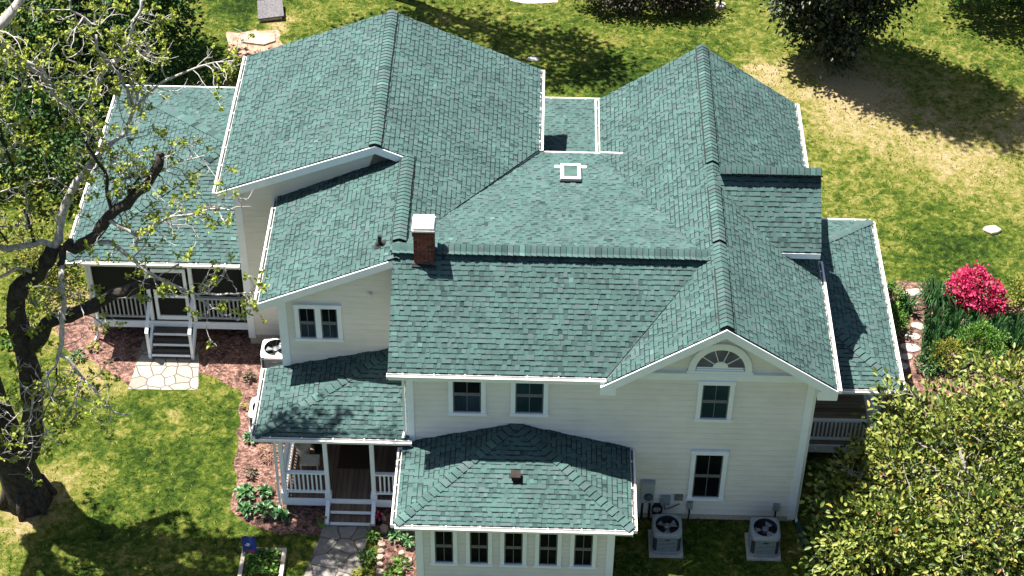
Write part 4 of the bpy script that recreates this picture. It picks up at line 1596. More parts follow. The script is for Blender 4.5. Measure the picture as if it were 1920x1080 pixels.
    pl.box((x-0.07, y-hw-0.016, h-0.20), (x+0.07, y-hw-0.003, h-0.165))
    pl.build('name_plate', M['black'] if not white else M['grey'], t)
    return t

ac_unit(6.64, -0.93, 'grey louvred air conditioner nearest the electric meter', 0.5)
ac_unit(9.16, -0.95, 'dark sided air conditioner nearest the right corner of the farmhouse', 1.1)
q = at(517, 652, Z=0.82)
ac_unit(q[0], q[1], 'white rimmed air conditioner by the side porch corner', 0.9, 0.82, 0.80, True)
q = at(496, 763, Z=0.82)
ac_unit(q[0], q[1], 'white rimmed air conditioner half hidden behind the entry porch gutter', 0.2, 0.82, 0.80, True)


def pipe(name, pts, r, mat, label, cat):
    m = MB()
    m.tube(pts, r, 8)
    return tag(m.build(name, M[mat], None, True), label, cat)

# electric meter and service boxes on the front wall
t = thing('electric_meter', 'tall grey electric meter box on the cream wall beside the sunroom', 'electric meter', (6.15, -0.02, 0.9))
m = MB()
m.box((5.96, -0.15, 0.72), (6.31, -0.021, 1.46))
m.box((5.95, -0.165, 1.44), (6.32, -0.021, 1.475))
m.build('box', M['grey'], t)
m = MB()
m.lathe([(0.115, 0.0), (0.115, 0.06), (0.08, 0.10), (0.001, 0.11)], (0, 0, 0), 18)
me = [(6.17+vx, -0.15-vz, 0.98+vy) for vx, vy, vz in m.v]
m.v = me
m.build('dial', M['meterglass'], t)
for x_ in (6.03, 6.22):
    m = MB()
    m.tube([(x_, -0.08, 0.72), (x_, -0.08, 0.1), (x_, -0.08, -0.02)], 0.03, 8)
    m.build('conduit', M['black'], t)
t = thing('utility_box', 'small white plastic utility box low on the wall', 'utility box', (6.62, -0.02, 0.75))
m = MB()
m.box((6.50, -0.12, 0.62), (6.74, -0.021, 0.90))
m.box((6.49, -0.13, 0.86), (6.75, -0.021, 0.91))
m.build('box', M['actop'], t)
m = MB()
m.tube([(6.60, -0.06, 0.62), (6.62, -0.07, 0.40), (6.8, -0.05, 0.46), (7.0, -0.06, 0.62)], 0.012, 6)
m.build('cable', M['black'], t)
t = thing('utility_box', 'smallest dark grey wall box right of the white one', 'utility box', (6.95, -0.02, 0.8))
m = MB()
m.box((6.85, -0.10, 0.78), (7.07, -0.021, 0.97))
m.build('box', plain('dark_grey_box', (0.13, 0.13, 0.13), (0.19, 0.19, 0.18), 8, 0.5), t)
t = thing('hose_reel', 'coiled black garden hose hung on the wall under the utility boxes', 'hose', (6.42, -0.06, 0.45))
m = MB()
for k in range(4):
    m.tube([(6.42+0.13*math.cos(a), -0.06-0.025*k, 0.42+0.17*math.sin(a)) for a in [2*math.pi*j/20 for j in range(21)]], 0.014, 6, cap=False)
m.build('coil', M['black'], t)
m = MB()
m.box((6.34, -0.10, 0.50), (6.50, -0.021, 0.60))
m.build('bracket', M['black'], t)
for x_, lab in ((7.27, 'grey shutoff box with black conduit beside the left air conditioner'), (9.52, 'grey shutoff box with black conduit above the right air conditioner')):
    t = thing('shutoff_box', lab, 'shutoff box', (x_, -0.02, 0.6), 'air conditioner shutoff boxes')
    m = MB()
    m.box((x_-0.075, -0.11, 0.48), (x_+0.075, -0.021, 0.70))
    m.build('box', M['actop'], t)
    m = MB()
    m.tube([(x_, -0.07, 0.48), (x_, -0.10, 0.28), (x_-0.05, -0.35, 0.2), (x_-0.12, -0.56, 0.25)], 0.024, 8)
    m.build('conduit', M['black'], t)
t = thing('drain_extension', 'dark green downspout extension lying on the grass at the house corner', 'drain pipe', (10.15, -0.3, 0))
m = MB()
m.tube([(10.14, -0.14, 0.08), (10.2, -0.45, 0.07), (10.3, -0.9, 0.06)], [0.07, 0.085, 0.11], 8)
m.build('pipe', M['drain'], t)
m = MB()
m.box((10.19, -1.0, 0.0), (10.42, -0.86, 0.07))
m.build('splash_end', M['drain'], t)


# ------------------------------------------------------------------ foliage helpers
def leaf_mesh(name, mat, P, D, L, W, parent=None, fold=0.25, rnd=None):
    """P centres (n,3), D long axes; two folded quads a leaf"""
    n = len(P)
    D = D/np.linalg.norm(D, axis=1, keepdims=True)
    up = rng.normal(size=(n, 3))*0.55+np.array([-0.15, -0.1, 1.0])
    S = np.cross(D, up)
    S /= np.linalg.norm(S, axis=1, keepdims=True)+1e-9
    U = np.cross(S, D)
    L = np.broadcast_to(np.asarray(L, float), (n,))[:, None]
    W = np.broadcast_to(np.asarray(W, float), (n,))[:, None]
    base = P-D*L*0.5
    tip = P+D*L*0.5-U*L*0.12
    l1 = P-D*L*0.18+S*W*0.5+U*W*fold
    l2 = P+D*L*0.20+S*W*0.42+U*W*fold
    r1 = P-D*L*0.18-S*W*0.5+U*W*fold
    r2 = P+D*L*0.20-S*W*0.42+U*W*fold
    V = np.stack([base, l1, l2, tip, r2, r1], 1).reshape(-1, 3)
    off = np.array(world_loc(parent))
    V = V-off
    idx = np.arange(n)[:, None]*6
    F = np.concatenate([idx+np.array([[0, 3, 2, 1]]), idx+np.array([[0, 5, 4, 3]])], 1).reshape(-1, 4)
    me = bpy.data.meshes.new(name)
    me.vertices.add(len(V))
    me.vertices.foreach_set('co', V.ravel())
    me.loops.add(F.size)
    me.loops.foreach_set('vertex_index', F.ravel().astype(np.int32))
    me.polygons.add(len(F))
    me.polygons.foreach_set('loop_start', np.arange(0, F.size, 4, dtype=np.int32))
    me.materials.append(mat)
    a = me.attributes.new('rnd', 'FLOAT', 'FACE')
    if rnd is None:
        rnd = rng.random(n)
    a.data.foreach_set('value', np.repeat(np.clip(rnd, 0, 1), 2).astype(np.float32))
    me.update(calc_edges=True)
    me.validate()
    o = bpy.data.objects.new(name, me)
    COL.objects.link(o)
    if parent:
        o.parent = parent
    return o


def lobes_points(lobes, nclump, per, cr, shell=0.55, zmin=0.15, gap=0.0):
    """leaf centres and outward axes gathered in clumps through a set of ellipsoid lobes"""
    P, D, R = [], [], []
    vol = np.array([r[0]*r[1]*r[2] for c, r in lobes])**0.7
    cnt = np.maximum(1, (nclump*vol/vol.sum()).astype(int))
    for (c, r), k in zip(lobes, cnt):
        c, r = np.array(c, float), np.array(r, float)
        d = rng.normal(size=(k, 3))
        d /= np.linalg.norm(d, axis=1, keepdims=True)
        rad = shell+(1-shell)*rng.random(k)**0.6
        wob = 1+0.16*np.sin(d[:, 0]*5+c[0])*np.cos(d[:, 1]*4+c[1])+0.12*np.sin(d[:, 2]*7)
        ctr = c+d*r*(rad*wob)[:, None]
        for q, dd in zip(ctr, d):
            m = max(2, int(per*(0.5+rng.random())))
            o = rng.normal(size=(m, 3))*cr*0.5
            pts = q+o
            ax = dd*0.7+o/(cr+1e-6)*0.8+rng.normal(size=(m, 3))*0.45+np.array([0, 0, 0.1])
            tone = rng.normal()*0.14
            P.append(pts)
            D.append(ax)
            R.append(rng.random(m)*0.9+0.05+tone)
    P, D, R = np.concatenate(P), np.concatenate(D), np.concatenate(R)
    k = P[:, 2] > zmin
    return P[k], D[k], R[k]


def wander(p, d, length, seg, jit, up=0.0):
    pts = [np.array(p, float)]
    d = np.array(d, float)
    d /= np.linalg.norm(d)
    for k in range(seg):
        d = d+rng.normal(size=3)*jit+np.array([0, 0, up])
        d /= np.linalg.norm(d)
        pts.append(pts[-1]+d*length/seg)
    return pts


# ------------------------------------------------------------------ the old tree on the left
def old_tree():
    t = thing('old_tree', 'large old tree with dark trunk, bare crooked branches and sparse yellow-green spring leaves', 'tree', (-10.2, 0.1, 0.0))
    tr, br = MB(), MB()
    tips = []
    A = lambda lst: [at(x, y, Y=Y) for x, y, Y in lst]
    # trunk, rising out of the picture
    pts = [(-10.15, 0.05, -0.1), (-10.2, 0.08, 0.35), (-10.28, 0.1, 1.0), (-10.4, 0.1, 2.2), (-10.6, 0.15, 3.6), (-10.75, 0.3, 5.2), (-10.7, 0.5, 7.5), (-10.9, 0.8, 10.0), (-11.2, 1.2, 13.0)]
    tr.tube(pts, [0.62, 0.56, 0.51, 0.47, 0.44, 0.41, 0.34, 0.25, 0.16], 14)
    for a in (0.4, 1.5, 2.7, 3.6, 4.7, 5.6):
        tr.tube([(-10.2+0.45*math.cos(a), 0.08+0.45*math.sin(a), 0.75), (-10.2+0.56*math.cos(a), 0.08+0.56*math.sin(a), 0.28), (-10.2+0.74*math.cos(a), 0.08+0.74*math.sin(a), -0.05)], [0.10, 0.14, 0.07], 7)
    limbs = [
        # (points (px,py,Y), r0, r1, dark)
        ([(52, 850, -0.05), (62, 770, 0.0), (55, 690, 0.05), (34, 610, 0.2), (30, 560, 0.3), (42, 532, 0.4), (70, 515, 0.5), (88, 490, 0.6), (98, 462, 0.7)], 0.30, 0.17, 1),
        ([(98, 465, 0.7), (80, 452, 0.75), (50, 460, 0.7), (15, 466, 0.6), (-40, 462, 0.5)], 0.11, 0.09, 0),
        ([(64, 453, 0.7), (48, 398, 0.8), (36, 350, 0.9), (24, 310, 1.0), (2, 250, 1.1), (-20, 200, 1.2)], 0.05, 0.03, 1),
        ([(100, 466, 0.7), (112, 430, 0.9), (122, 385, 1.1), (145, 340, 1.3), (172, 305, 1.5)], 0.14, 0.13, 0),
        ([(172, 305, 1.5), (185, 292, 1.6), (212, 266, 1.7), (237, 248, 1.8), (244, 222, 1.9), (258, 196, 2.0), (285, 170, 2.1), (316, 148, 2.2), (360, 130, 2.3), (402, 117, 2.4), (450, 112, 2.5)], 0.085, 0.018, 0),
        ([(125, 455, 0.7), (140, 468, 0.6), (165, 452, 0.6), (190, 425, 0.7), (222, 390, 0.8), (250, 368, 0.9), (274, 350, 1.0), (292, 318, 1.1), (301, 287, 1.2)], 0.15, 0.11, 1),
        ([(118, 462, 0.7), (118, 485, 0.6), (120, 505, 0.5)], 0.10, 0.08, 1),
        ([(62, 650, 0.1), (88, 606, 0.2), (130, 592, 0.3), (176, 573, 0.4), (211, 552, 0.5), (257, 537, 0.6), (300, 534, 0.7)], 0.20, 0.13, 1),
        ([(185, 455, 0.6), (215, 458, 0.5), (253, 489, 0.4), (289, 517, 0.3), (327, 535, 0.2), (369, 552, 0.2), (410, 553, 0.1), (440, 552, 0.1), (470, 549, 0.0)], 0.075, 0.022, 0),
        ([(369, 552, 0.2), (395, 575, 0.2), (417, 592, 0.2)], 0.035, 0.02, 0),
        ([(198, 414, 0.7), (225, 425, 0.6), (250, 438, 0.5), (262, 450, 0.5), (255, 462, 0.5)], 0.07, 0.05, 0),
        ([(250, 440, 0.5), (286, 420, 0.5), (324, 405, 0.4), (360, 402, 0.4), (394, 392, 0.4), (430, 394, 0.3), (470, 387, 0.3)], 0.05, 0.015, 0),
        ([(200, 415, 0.7), (208, 390, 0.8), (200, 355, 0.9), (196, 320, 1.0), (175, 290, 1.1), (160, 265, 1.2)], 0.055, 0.03, 1),
        ([(238, 392, 0.8), (242, 350, 0.9), (260, 335, 1.0), (290, 325, 1.0), (300, 330, 1.0)], 0.04, 0.025, 1),
        ([(302, 320, 1.1), (330, 305, 1.1), (360, 298, 1.2), (388, 290, 1.2)], 0.04, 0.02, 0),
        ([(197, 318, 1.0), (215, 295, 1.1), (236, 280, 1.2), (238, 300, 1.2), (240, 335, 1.1)], 0.035, 0.02, 0),
        ([(116, 500, 0.4), (116, 540, -0.2), (120, 580, -0.4), (116, 626, -0.6), (110, 665, -0.8)], 0.085, 0.08, 0),
        ([(110, 665, -0.8), (128, 672, -0.9), (151, 704, -1.0), (176, 728, -1.1), (197, 751, -1.2), (213, 772, -1.3), (245, 778, -1.3)], 0.07, 0.02, 0),
        ([(108, 664, -0.8), (105, 686, -0.9), (86, 712, -1.0), (64, 738, -1.1), (60, 765, -1.1), (28, 783, -1.2), (7, 809, -1.2)], 0.05, 0.018, 0),
        ([(64, 740, -1.1), (57, 780, -1.2), (55, 800, -1.2), (62, 830, -1.3), (50, 880, -1.3)], 0.03, 0.012, 0),
        ([(140, 700, -1.0), (137, 730, -1.1), (143, 760, -1.1), (150, 795, -1.2)], 0.03, 0.012, 0),
        ([(106, 690, -0.9), (108, 720, -1.0), (95, 750, -1.0), (80, 790, -1.1)], 0.025, 0.012, 1),
        ([(-60, 150, 1.5), (-15, 60, 1.8), (20, 25, 2.2), (50, -20, 2.6), (70, -70, 3.0)], 0.16, 0.13, 0),
        ([(-60, 60, 1.2), (0, 72, 1.3), (16, 90, 1.4), (42, 116, 1.5), (78, 140, 1.6), (95, 165, 1.7), (112, 188, 1.8), (130, 205, 1.9), (152, 222, 2.0)], 0.10, 0.03, 0),
        ([(48, 115, 1.5), (75, 128, 1.6), (86, 140, 1.6), (92, 160, 1.7)], 0.06, 0.03, 0),
        ([(265, 0, 2.6), (257, 30, 2.5), (248, 55, 2.4), (240, 85, 2.3), (225, 110, 2.2), (205, 120, 2.1), (190, 145, 2.0), (170, 195, 1.9)], 0.045, 0.07, 0),
        ([(258, 100, 2.2), (262, 92, 2.2), (275, 75, 2.2), (272, 60, 2.2)], 0.03, 0.015, 0),
        ([(180, 65, 2.3), (182, 92, 2.3), (205, 122, 2.2), (228, 145, 2.1), (240, 170, 2.0), (246, 200, 1.9)], 0.05, 0.05, 0),
        ([(285, 85, 2.2), (262, 102, 2.2), (250, 118, 2.1), (243, 142, 2.1), (254, 172, 2.0), (258, 190, 2.0)], 0.025, 0.035, 0),
        ([(130, 0, 2.4), (132, 12, 2.4), (150, 28, 2.4), (172, 45, 2.4), (186, 48, 2.4), (198, 20, 2.4), (192, -10, 2.4)], 0.03, 0.03, 0),
        ([(118, 92, 2.2), (128, 112, 2.1), (150, 132, 2.1), (168, 148, 2.0), (186, 180, 2.0)], 0.025, 0.03, 0),
        ([(0, 163, 1.4), (30, 167, 1.5), (60, 163, 1.5), (80, 166, 1.6), (104, 176, 1.7)], 0.025, 0.03, 0),
        ([(0, 360, 0.5), (40, 352, 0.6), (70, 340, 0.7), (112, 332, 0.8)], 0.02, 0.02, 0),
        ([(-20, 420, 0.4), (5, 440, 0.5), (15, 455, 0.6)], 0.03, 0.03, 1),
        ([(0, 520, 0.1), (30, 503, 0.3), (60, 510, 0.4)], 0.05, 0.06, 0),
    ]
    worlds = []
    for lst, r0, r1, dark in limbs:
        P = A(lst)
        # smooth and roughen
        Q = [P[0]]
        for a, b in zip(P[:-1], P[1:]):
            mid = (a+b)/2+rng.normal(size=3)*0.035
            Q += [mid, b]
        n = len(Q)
        rad = [r0+(r1-r0)*k/(n-1) for k in range(n)]
        rad = [r*(1+0.12*math.sin(k*2.3))*(1.0 if dark else 0.76) for k, r in enumerate(rad)]
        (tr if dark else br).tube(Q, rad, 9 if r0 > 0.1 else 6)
        worlds.append((Q, r0, r1))
    # unseen limbs added above and left of frame to throw shade on the grass
    for gpts in ([(100, 915, 4.0), (118, 945, 5.0), (155, 982, 6.0), (197, 1003, 7.2), (246, 1000, 8.4), (299, 975, 9.5), (335, 962, 10.0)],
                 [(80, 980, 6.0), (140, 1030, 7.5), (230, 1050, 9.0), (330, 1052, 10.0)],
                 [(60, 1010, 6.5), (100, 1075, 8.0), (180, 1110, 10.0), (300, 1100, 12.0)],
                 [(118, 960, 5.5), (170, 1035, 7.0), (250, 1085, 9.0), (340, 1110, 11.0)],
                 [(90, 1000, 6.0), (60, 1060, 7.5), (30, 1120, 9.5)],
                 [(230, 1050, 9.0), (300, 1030, 10.0), (390, 1025, 12.0)],
                 [(197, 1003, 7.2), (240, 1035, 8.0), (330, 1068, 10.0), (470, 1085, 14.0)]):
        Q = []
        for x_, y_, z_ in gpts:
            g_ = at(x_, y_, Z=0)
            Q.append(g_+np.array([-SUN_TO.x, -SUN_TO.y, -SUN_TO.z])/(-SUN_TO.z)*z_)
        n = len(Q)
        tr.tube(Q, [0.30-0.18*k/(n-1) for k in range(n)], 8)
        worlds.append((Q, 0.16, 0.1))
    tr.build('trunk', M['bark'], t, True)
    # twigs
    P_, D_ = [], []
    def leaves_at(p, k):
        for _ in range(k):
            o = rng.normal(size=3)*0.048
            P_.append(np.array(p)+o)
            D_.append(o*6+rng.normal(size=3)*0.5)
    for Q, r0, r1 in worlds:
        Ls = [np.linalg.norm(Q[k+1]-Q[k]) for k in range(len(Q)-1)]
        tot = sum(Ls)
        ntw = max(2, int(tot/(0.20 if r0 < 0.13 else 0.36)))
        for _ in range(ntw):
            u = rng.uniform(0.1, 1.0)*tot
            k = 0
            while k < len(Ls)-1 and u > Ls[k]:
                u -= Ls[k]
                k += 1
            p = Q[k]+(Q[k+1]-Q[k])*min(1, u/max(Ls[k], 1e-6))
            ax = (Q[k+1]-Q[k])/max(Ls[k], 1e-6)
            d = np.cross(ax, rng.normal(size=3))
            d = d/np.linalg.norm(d)+ax*rng.uniform(0.0, 0.9)+np.array([0, 0, 0.25])
            ln = rng.uniform(0.4, 1.3)
            W1 = wander(p, d, ln, 6, 0.32, 0.06)
            rr = rng.uniform(0.011, 0.022)
            br.tube(W1, [rr*(1-0.65*j/6) for j in range(7)], 4, cap=False)
            if rng.random() < 0.75:
                leaves_at(W1[-1], int(rng.integers(8, 15)))
            for _2 in range(int(rng.integers(2, 5))):
                j = int(rng.integers(2, 6))
                d2 = (W1[j]-W1[j-1])
                d2 = d2/np.linalg.norm(d2)+rng.normal(size=3)*0.7+np.array([0, 0, 0.15])
                W2 = wander(W1[j], d2, rng.uniform(0.2, 0.55), 4, 0.35, 0.08)
                br.tube(W2, [rr*0.6, rr*0.5, rr*0.45, rr*0.4, rr*0.3], 3, cap=False)
                if rng.random() < 0.45:
                    leaves_at(W2[-1], int(rng.integers(7, 13)))
    for _ in range(150):  # leaf clumps added out of frame to thicken shade on the lower-left grass
        g_ = at(rng.uniform(60, 420), rng.uniform(985, 1110), Z=0)
        leaves_at(g_+np.array([-SUN_TO.x, -SUN_TO.y, -SUN_TO.z])/(-SUN_TO.z)*rng.uniform(10.5, 13.5), 16)
    br.build('branches', M['bark_sunlit'], t, True)
    leaf_mesh('crown', M['leaf_spring'], np.array(P_), np.array(D_), rng.uniform(0.065, 0.12, len(P_)), rng.uniform(0.05, 0.085, len(P_)), t)
old_tree()


def tree(name, label, cat, base, trunk_h, trunk_r, lobes, leafm, nclump, per, cr, L, W, bark='bark', group=None, nl=7, shell=0.55, zmin=0.15):
    t = thing(name, label, cat, base, group)
    base = np.array(base, float)
    m = MB()
    top = np.array([base[0], base[1], trunk_h])
    tp = [base+(top-base)*k/6+rng.normal(size=3)*np.array([0.05, 0.05, 0])*k/3 for k in range(7)]
    tp[0][2] = -0.05
    m.tube(tp, [trunk_r*(1.25 if k == 0 else 1-0.11*k) for k in range(7)], 9)
    for _ in range(nl):
        c, r = lobes[int(rng.integers(len(lobes)))]
        k = int(rng.integers(2, 6))
        e = np.array(c)+rng.normal(size=3)*np.array(r)*0.35
        mid = (tp[k]+e)/2+rng.normal(size=3)*0.15
        m.tube([tp[k], mid, e], [trunk_r*0.4, trunk_r*0.25, trunk_r*0.08], 6)
    m.build('trunk', M[bark], t, True)
    P, D, R = lobes_points(lobes, nclump, per, cr, shell, zmin)
    n = len(P)
    leaf_mesh('crown', M[leafm], P, D, L*rng.uniform(0.7, 1.3, n), W*rng.uniform(0.7, 1.3, n), t, rnd=R)
    return t

tree('evergreen_tree', 'large dark green leafy tree behind the side porch on the left', 'tree', (-12.0, 18.3, 0), 5.0, 0.22,
     [((-11.6, 18.6, 4.2), (3.6, 2.8, 3.6)), ((-9.6, 18.0, 2.6), (1.9, 1.8, 2.2)), ((-14.6, 17.6, 3.0), (2.6, 2.6, 2.6)), ((-12.4, 14.2, 1.6), (1.8, 2.2, 1.7)), ((-15.5, 13.5, 1.2), (1.6, 1.8, 1.3)), ((-11.0, 20.5, 5.5), (3.0, 2.4, 3.0))],
     'leaf_deep', 950, 26, 0.55, 0.17, 0.10)
tree('evergreen_tree', 'tall dark broadleaf evergreen shading dry grass behind the farmhouse on the right', 'tree', (13.2, 21.5, 0), 9.0, 0.24,
     [((13.0, 21.6, 3.5), (1.9, 1.8, 2.9)), ((11.9, 21.4, 3.0), (1.1, 1.1, 1.7)), ((14.4, 21.5, 3.2), (1.3, 1.2, 1.8)), ((13.0, 20.9, 1.7), (1.1, 0.9, 1.3)), ((13.2, 21.4, 7.4), (2.3, 2.0, 3.4)), ((13.3, 21.4, 11.8), (1.9, 1.8, 3.4))],
     'leaf_dark', 1300, 26, 0.5, 0.17, 0.095)
tree('leafy_tree', 'bright green leafy tree at the upper right corner of the lawn', 'tree', (20.3, 25.4, 0), 4.0, 0.2,
     [((20.0, 25.3, 3.4), (2.9, 2.2, 2.8)), ((18.6, 24.9, 2.2), (1.5, 1.2, 1.5)), ((21.5, 24.4, 2.4), (2.0, 1.4, 2.0))], 'leaf_green', 420, 26, 0.5, 0.15, 0.10)
tree('shade_tree', 'tall tree behind the ridge of the left wing, only its trunk in the frame', 'tree', (-2.35, 24.9, 0), 9.0, 0.26,
     [((-3.6, 24.0, 10.0), (3.6, 2.4, 2.6)), ((-6.0, 23.6, 9.4), (2.0, 1.6, 1.6)), ((0.3, 23.2, 9.0), (2.6, 1.6, 1.8)), ((2.0, 22.6, 8.0), (1.2, 1.0, 1.1))], 'leaf_green', 330, 20, 0.6, 0.2, 0.13, zmin=5)
tree('bronze_shrub', 'wide low brownish shrub at the top edge of the lawn', 'shrub', (6.8, 24.4, 0), 0.8, 0.07,
     [((6.9, 24.5, 0.9), (1.9, 0.9, 1.0)), ((5.4, 24.2, 0.6), (0.9, 0.7, 0.7)), ((8.3, 24.4, 0.8), (0.9, 0.8, 0.9))], 'leaf_bronze', 330, 24, 0.32, 0.12, 0.075)
tree('spring_shrub', 'loose yellow-green shrub behind the old tree by the left picture edge', 'shrub', (-11.4, 8.6, 0), 1.2, 0.04,
     [((-11.3, 8.6, 0.9), (1.0, 0.9, 0.8)), ((-12.0, 9.6, 0.8), (0.9, 0.9, 0.8)), ((-10.9, 9.9, 0.5), (0.5, 0.6, 0.5))], 'leaf_lime', 170, 12, 0.3, 0.09, 0.06, 'bark_grey', shell=0.3)

# ------------------------------------------------------------------ magnolia, lower right
def magnolia():
    base = (14.6, 0.2, 0.0)
    t = thing('magnolia_tree', 'big glossy magnolia with yellowish leaves filling the lower right corner', 'tree', base)
    lobes = [((14.4, -0.3, 2.4), (2.9, 2.7, 2.1)), ((12.3, -0.7, 1.7), (1.7, 1.8, 1.5)), ((13.0, 1.2, 1.6), (1.2, 1.1, 1.2)), ((12.0, -2.6, 1.9), (1.9, 1.8, 1.7)),
             ((14.6, -3.2, 2.4), (2.3, 2.2, 2.0)), ((15.9, 2.0, 2.2), (1.8, 1.7, 1.8)), ((10.8, -2.2, 0.9), (0.75, 1.1, 0.9)), ((11.4, 0.3, 0.9), (0.8, 0.9, 0.8)), ((16.6, -0.6, 3.4), (2.0, 2.2, 2.0))]
    m = MB()
    br = MB()
    for k in range(3):
        a = 2*math.pi*k/3
        m.tube([(base[0]+0.15*math.cos(a), base[1]+0.15*math.sin(a), -0.05), (base[0]+0.3*math.cos(a), base[1]+0.3*math.sin(a), 0.9), (base[0]+0.7*math.cos(a), base[1]+0.7*math.sin(a), 2.0)], [0.16, 0.12, 0.08], 8)
    m.build('trunk', M['bark_grey'], t, True)
    for c, r in lobes:
        c, r = np.array(c), np.array(r)
        for _ in range(int(4*r[0])):
            d = rng.normal(size=3)
            d[2] = abs(d[2])*0.8+0.1
            d /= np.linalg.norm(d)
            s0 = np.array(base)+np.array([0, 0, 0.8])
            s0 = c*0.75+s0*0.25
            W1 = wander(s0, d, np.linalg.norm(r*d)*rng.uniform(0.95, 1.12), 7, 0.2)
            br.tube(W1, [0.035*(1-0.1*k) for k in range(8)], 5, cap=False)
            for _2 in range(4):
                j = int(rng.integers(3, 8))
                W2 = wander(W1[j], rng.normal(size=3)*0.8+d, rng.uniform(0.3, 0.8), 4, 0.25)
                br.tube(W2, [0.016, 0.014, 0.011, 0.009, 0.006], 4, cap=False)
    br.build('branches', M['bark_grey'], t, True)
    P, D, R = lobes_points(lobes, 3000, 9, 0.32, 0.64, 0.1)
    n = len(P)
    R = np.where(rng.random(n) < 0.008, 0.99, np.clip(R*0.95, 0, 0.965))
    leaf_mesh('crown', M['leaf_magnolia'], P, D, rng.uniform(0.12, 0.22, n), rng.uniform(0.06, 0.105, n), t, 0.22, R)
magnolia()

# ------------------------------------------------------------------ flower bed on the right
tree('azalea', 'crimson azalea in full bloom beside the stepping stones', 'shrub', (16.1, 8.5, 0), 0.5, 0.05,
     [((15.75, 8.75, 0.6), (0.48, 0.5, 0.45)), ((16.15, 8.4, 0.65), (0.5, 0.5, 0.5)), ((16.5, 8.45, 0.6), (0.42, 0.45, 0.45)), ((16.1, 9.0, 0.85), (0.4, 0.4, 0.32)), ((16.45, 8.0, 0.42), (0.38, 0.35, 0.32))],
     'petal', 250, 15, 0.15, 0.085, 0.075, shell=0.72)
P, D, R = lobes_points([((15.75, 8.75, 0.55), (0.5, 0.53, 0.45)), ((16.15, 8.4, 0.6), (0.53, 0.53, 0.5)), ((16.5, 8.45, 0.5), (0.44, 0.47, 0.45))], 120, 9, 0.2, 0.6, 0.05)
az = [o for o in SC.objects if o.name == 'azalea'][0]
leaf_mesh('leaves', M['leaf_hosta'], P, D, 0.07, 0.035, az, rnd=R)
tree('azalea', 'small yellow-green shrub right of the crimson azalea', 'shrub', (17.6, 8.7, 0), 0.3, 0.03, [((17.6, 8.7, 0.4), (0.6, 0.55, 0.45))], 'leaf_lime', 60, 14, 0.2, 0.09, 0.06)
tree('box_shrub', 'rounded golden-green shrub in front of the iris bed, nearest the magnolia', 'shrub', (14.95, 6.05, 0), 0.3, 0.03,
     [((14.95, 6.05, 0.4), (0.5, 0.45, 0.42))], 'leaf_lime', 150, 16, 0.12, 0.06, 0.035, shell=0.75)
tree('box_shrub', 'larger rounded green shrub beside the golden one', 'shrub', (15.9, 6.5, 0), 0.4, 0.03,
     [((15.9, 6.5, 0.45), (0.75, 0.6, 0.5))], 'leaf_green', 220, 16, 0.14, 0.07, 0.04, shell=0.75)
tree('lime_shrub', 'bright lime shrub against the right porch gutter', 'shrub', (13.55, 8.1, 0), 0.4, 0.03,
     [((13.5, 8.3, 0.55), (0.4, 0.5, 0.5)), ((13.55, 7.4, 0.4), (0.35, 0.5, 0.4))], 'leaf_green', 110, 14, 0.18, 0.09, 0.05)


def strap_clump(x, y, n, h, sp, label, name='daylily', arch=0.7, mat='leaf_blade', group='strap-leaved clumps in the flower bed'):
    m = MB()
    for _ in range(n):
        a = rng.uniform(0, 2*math.pi)
        r0 = sp*0.35*math.sqrt(rng.random())
        b = np.array([x+r0*math.cos(a+rng.normal()*0.5), y+r0*math.sin(a+rng.normal()*0.5), 0.0])
        hh = h*rng.uniform(0.65, 1.15)
        out = np.array([math.cos(a), math.sin(a), 0])*sp*arch*rng.uniform(0.4, 1.1)
        sd = np.array([-math.sin(a), math.cos(a), 0])*rng.uniform(0.02, 0.034)
        pts = [b, b+out*0.25+np.array([0, 0, hh*0.6]), b+out*0.65+np.array([0, 0, hh]), b+out*1.05+np.array([0, 0, hh*(1-0.5*arch)])]
        rv = random.random()
        for k in range(3):
            w0, w1 = 1-0.2*k, 1-0.2*(k+1) if k < 2 else 0.15
            m.poly([pts[k]-sd*w0, pts[k]+sd*w0, pts[k+1]+sd*w1, pts[k+1]-sd*w1], 0, rv)
    o = m.build(name, M[mat])
    return tag(o, label, 'plant', group)

strap_clump(15.0, 8.75, 150, 0.6, 0.75, 'big arching clump of strap leaves left of the azalea')
strap_clump(14.05, 8.35, 70, 0.5, 0.5, 'smaller arching clump of strap leaves between the lime shrub and the stones')
k = 0
for (x_, y_) in ((14.75, 7.6), (15.3, 7.7), (15.9, 7.5), (16.5, 7.4), (17.1, 7.5), (17.6, 7.6), (14.65, 7.0), (15.25, 7.0), (16.4, 6.95), (17.0, 6.9), (14.5, 6.45), (17.5, 6.8)):
    strap_clump(x_, y_, 130, 0.62, 0.62, 'upright green iris clump in the bed below the azalea', 'iris', 0.35, group='iris clumps below the azalea')
tree('ground_shrub', 'low dark green plant at the edge of the stepping stones', 'shrub', (14.4, 5.9, 0), 0.15, 0.02, [((14.4, 5.95, 0.2), (0.4, 0.4, 0.25))], 'leaf_hosta', 70, 12, 0.13, 0.09, 0.05)


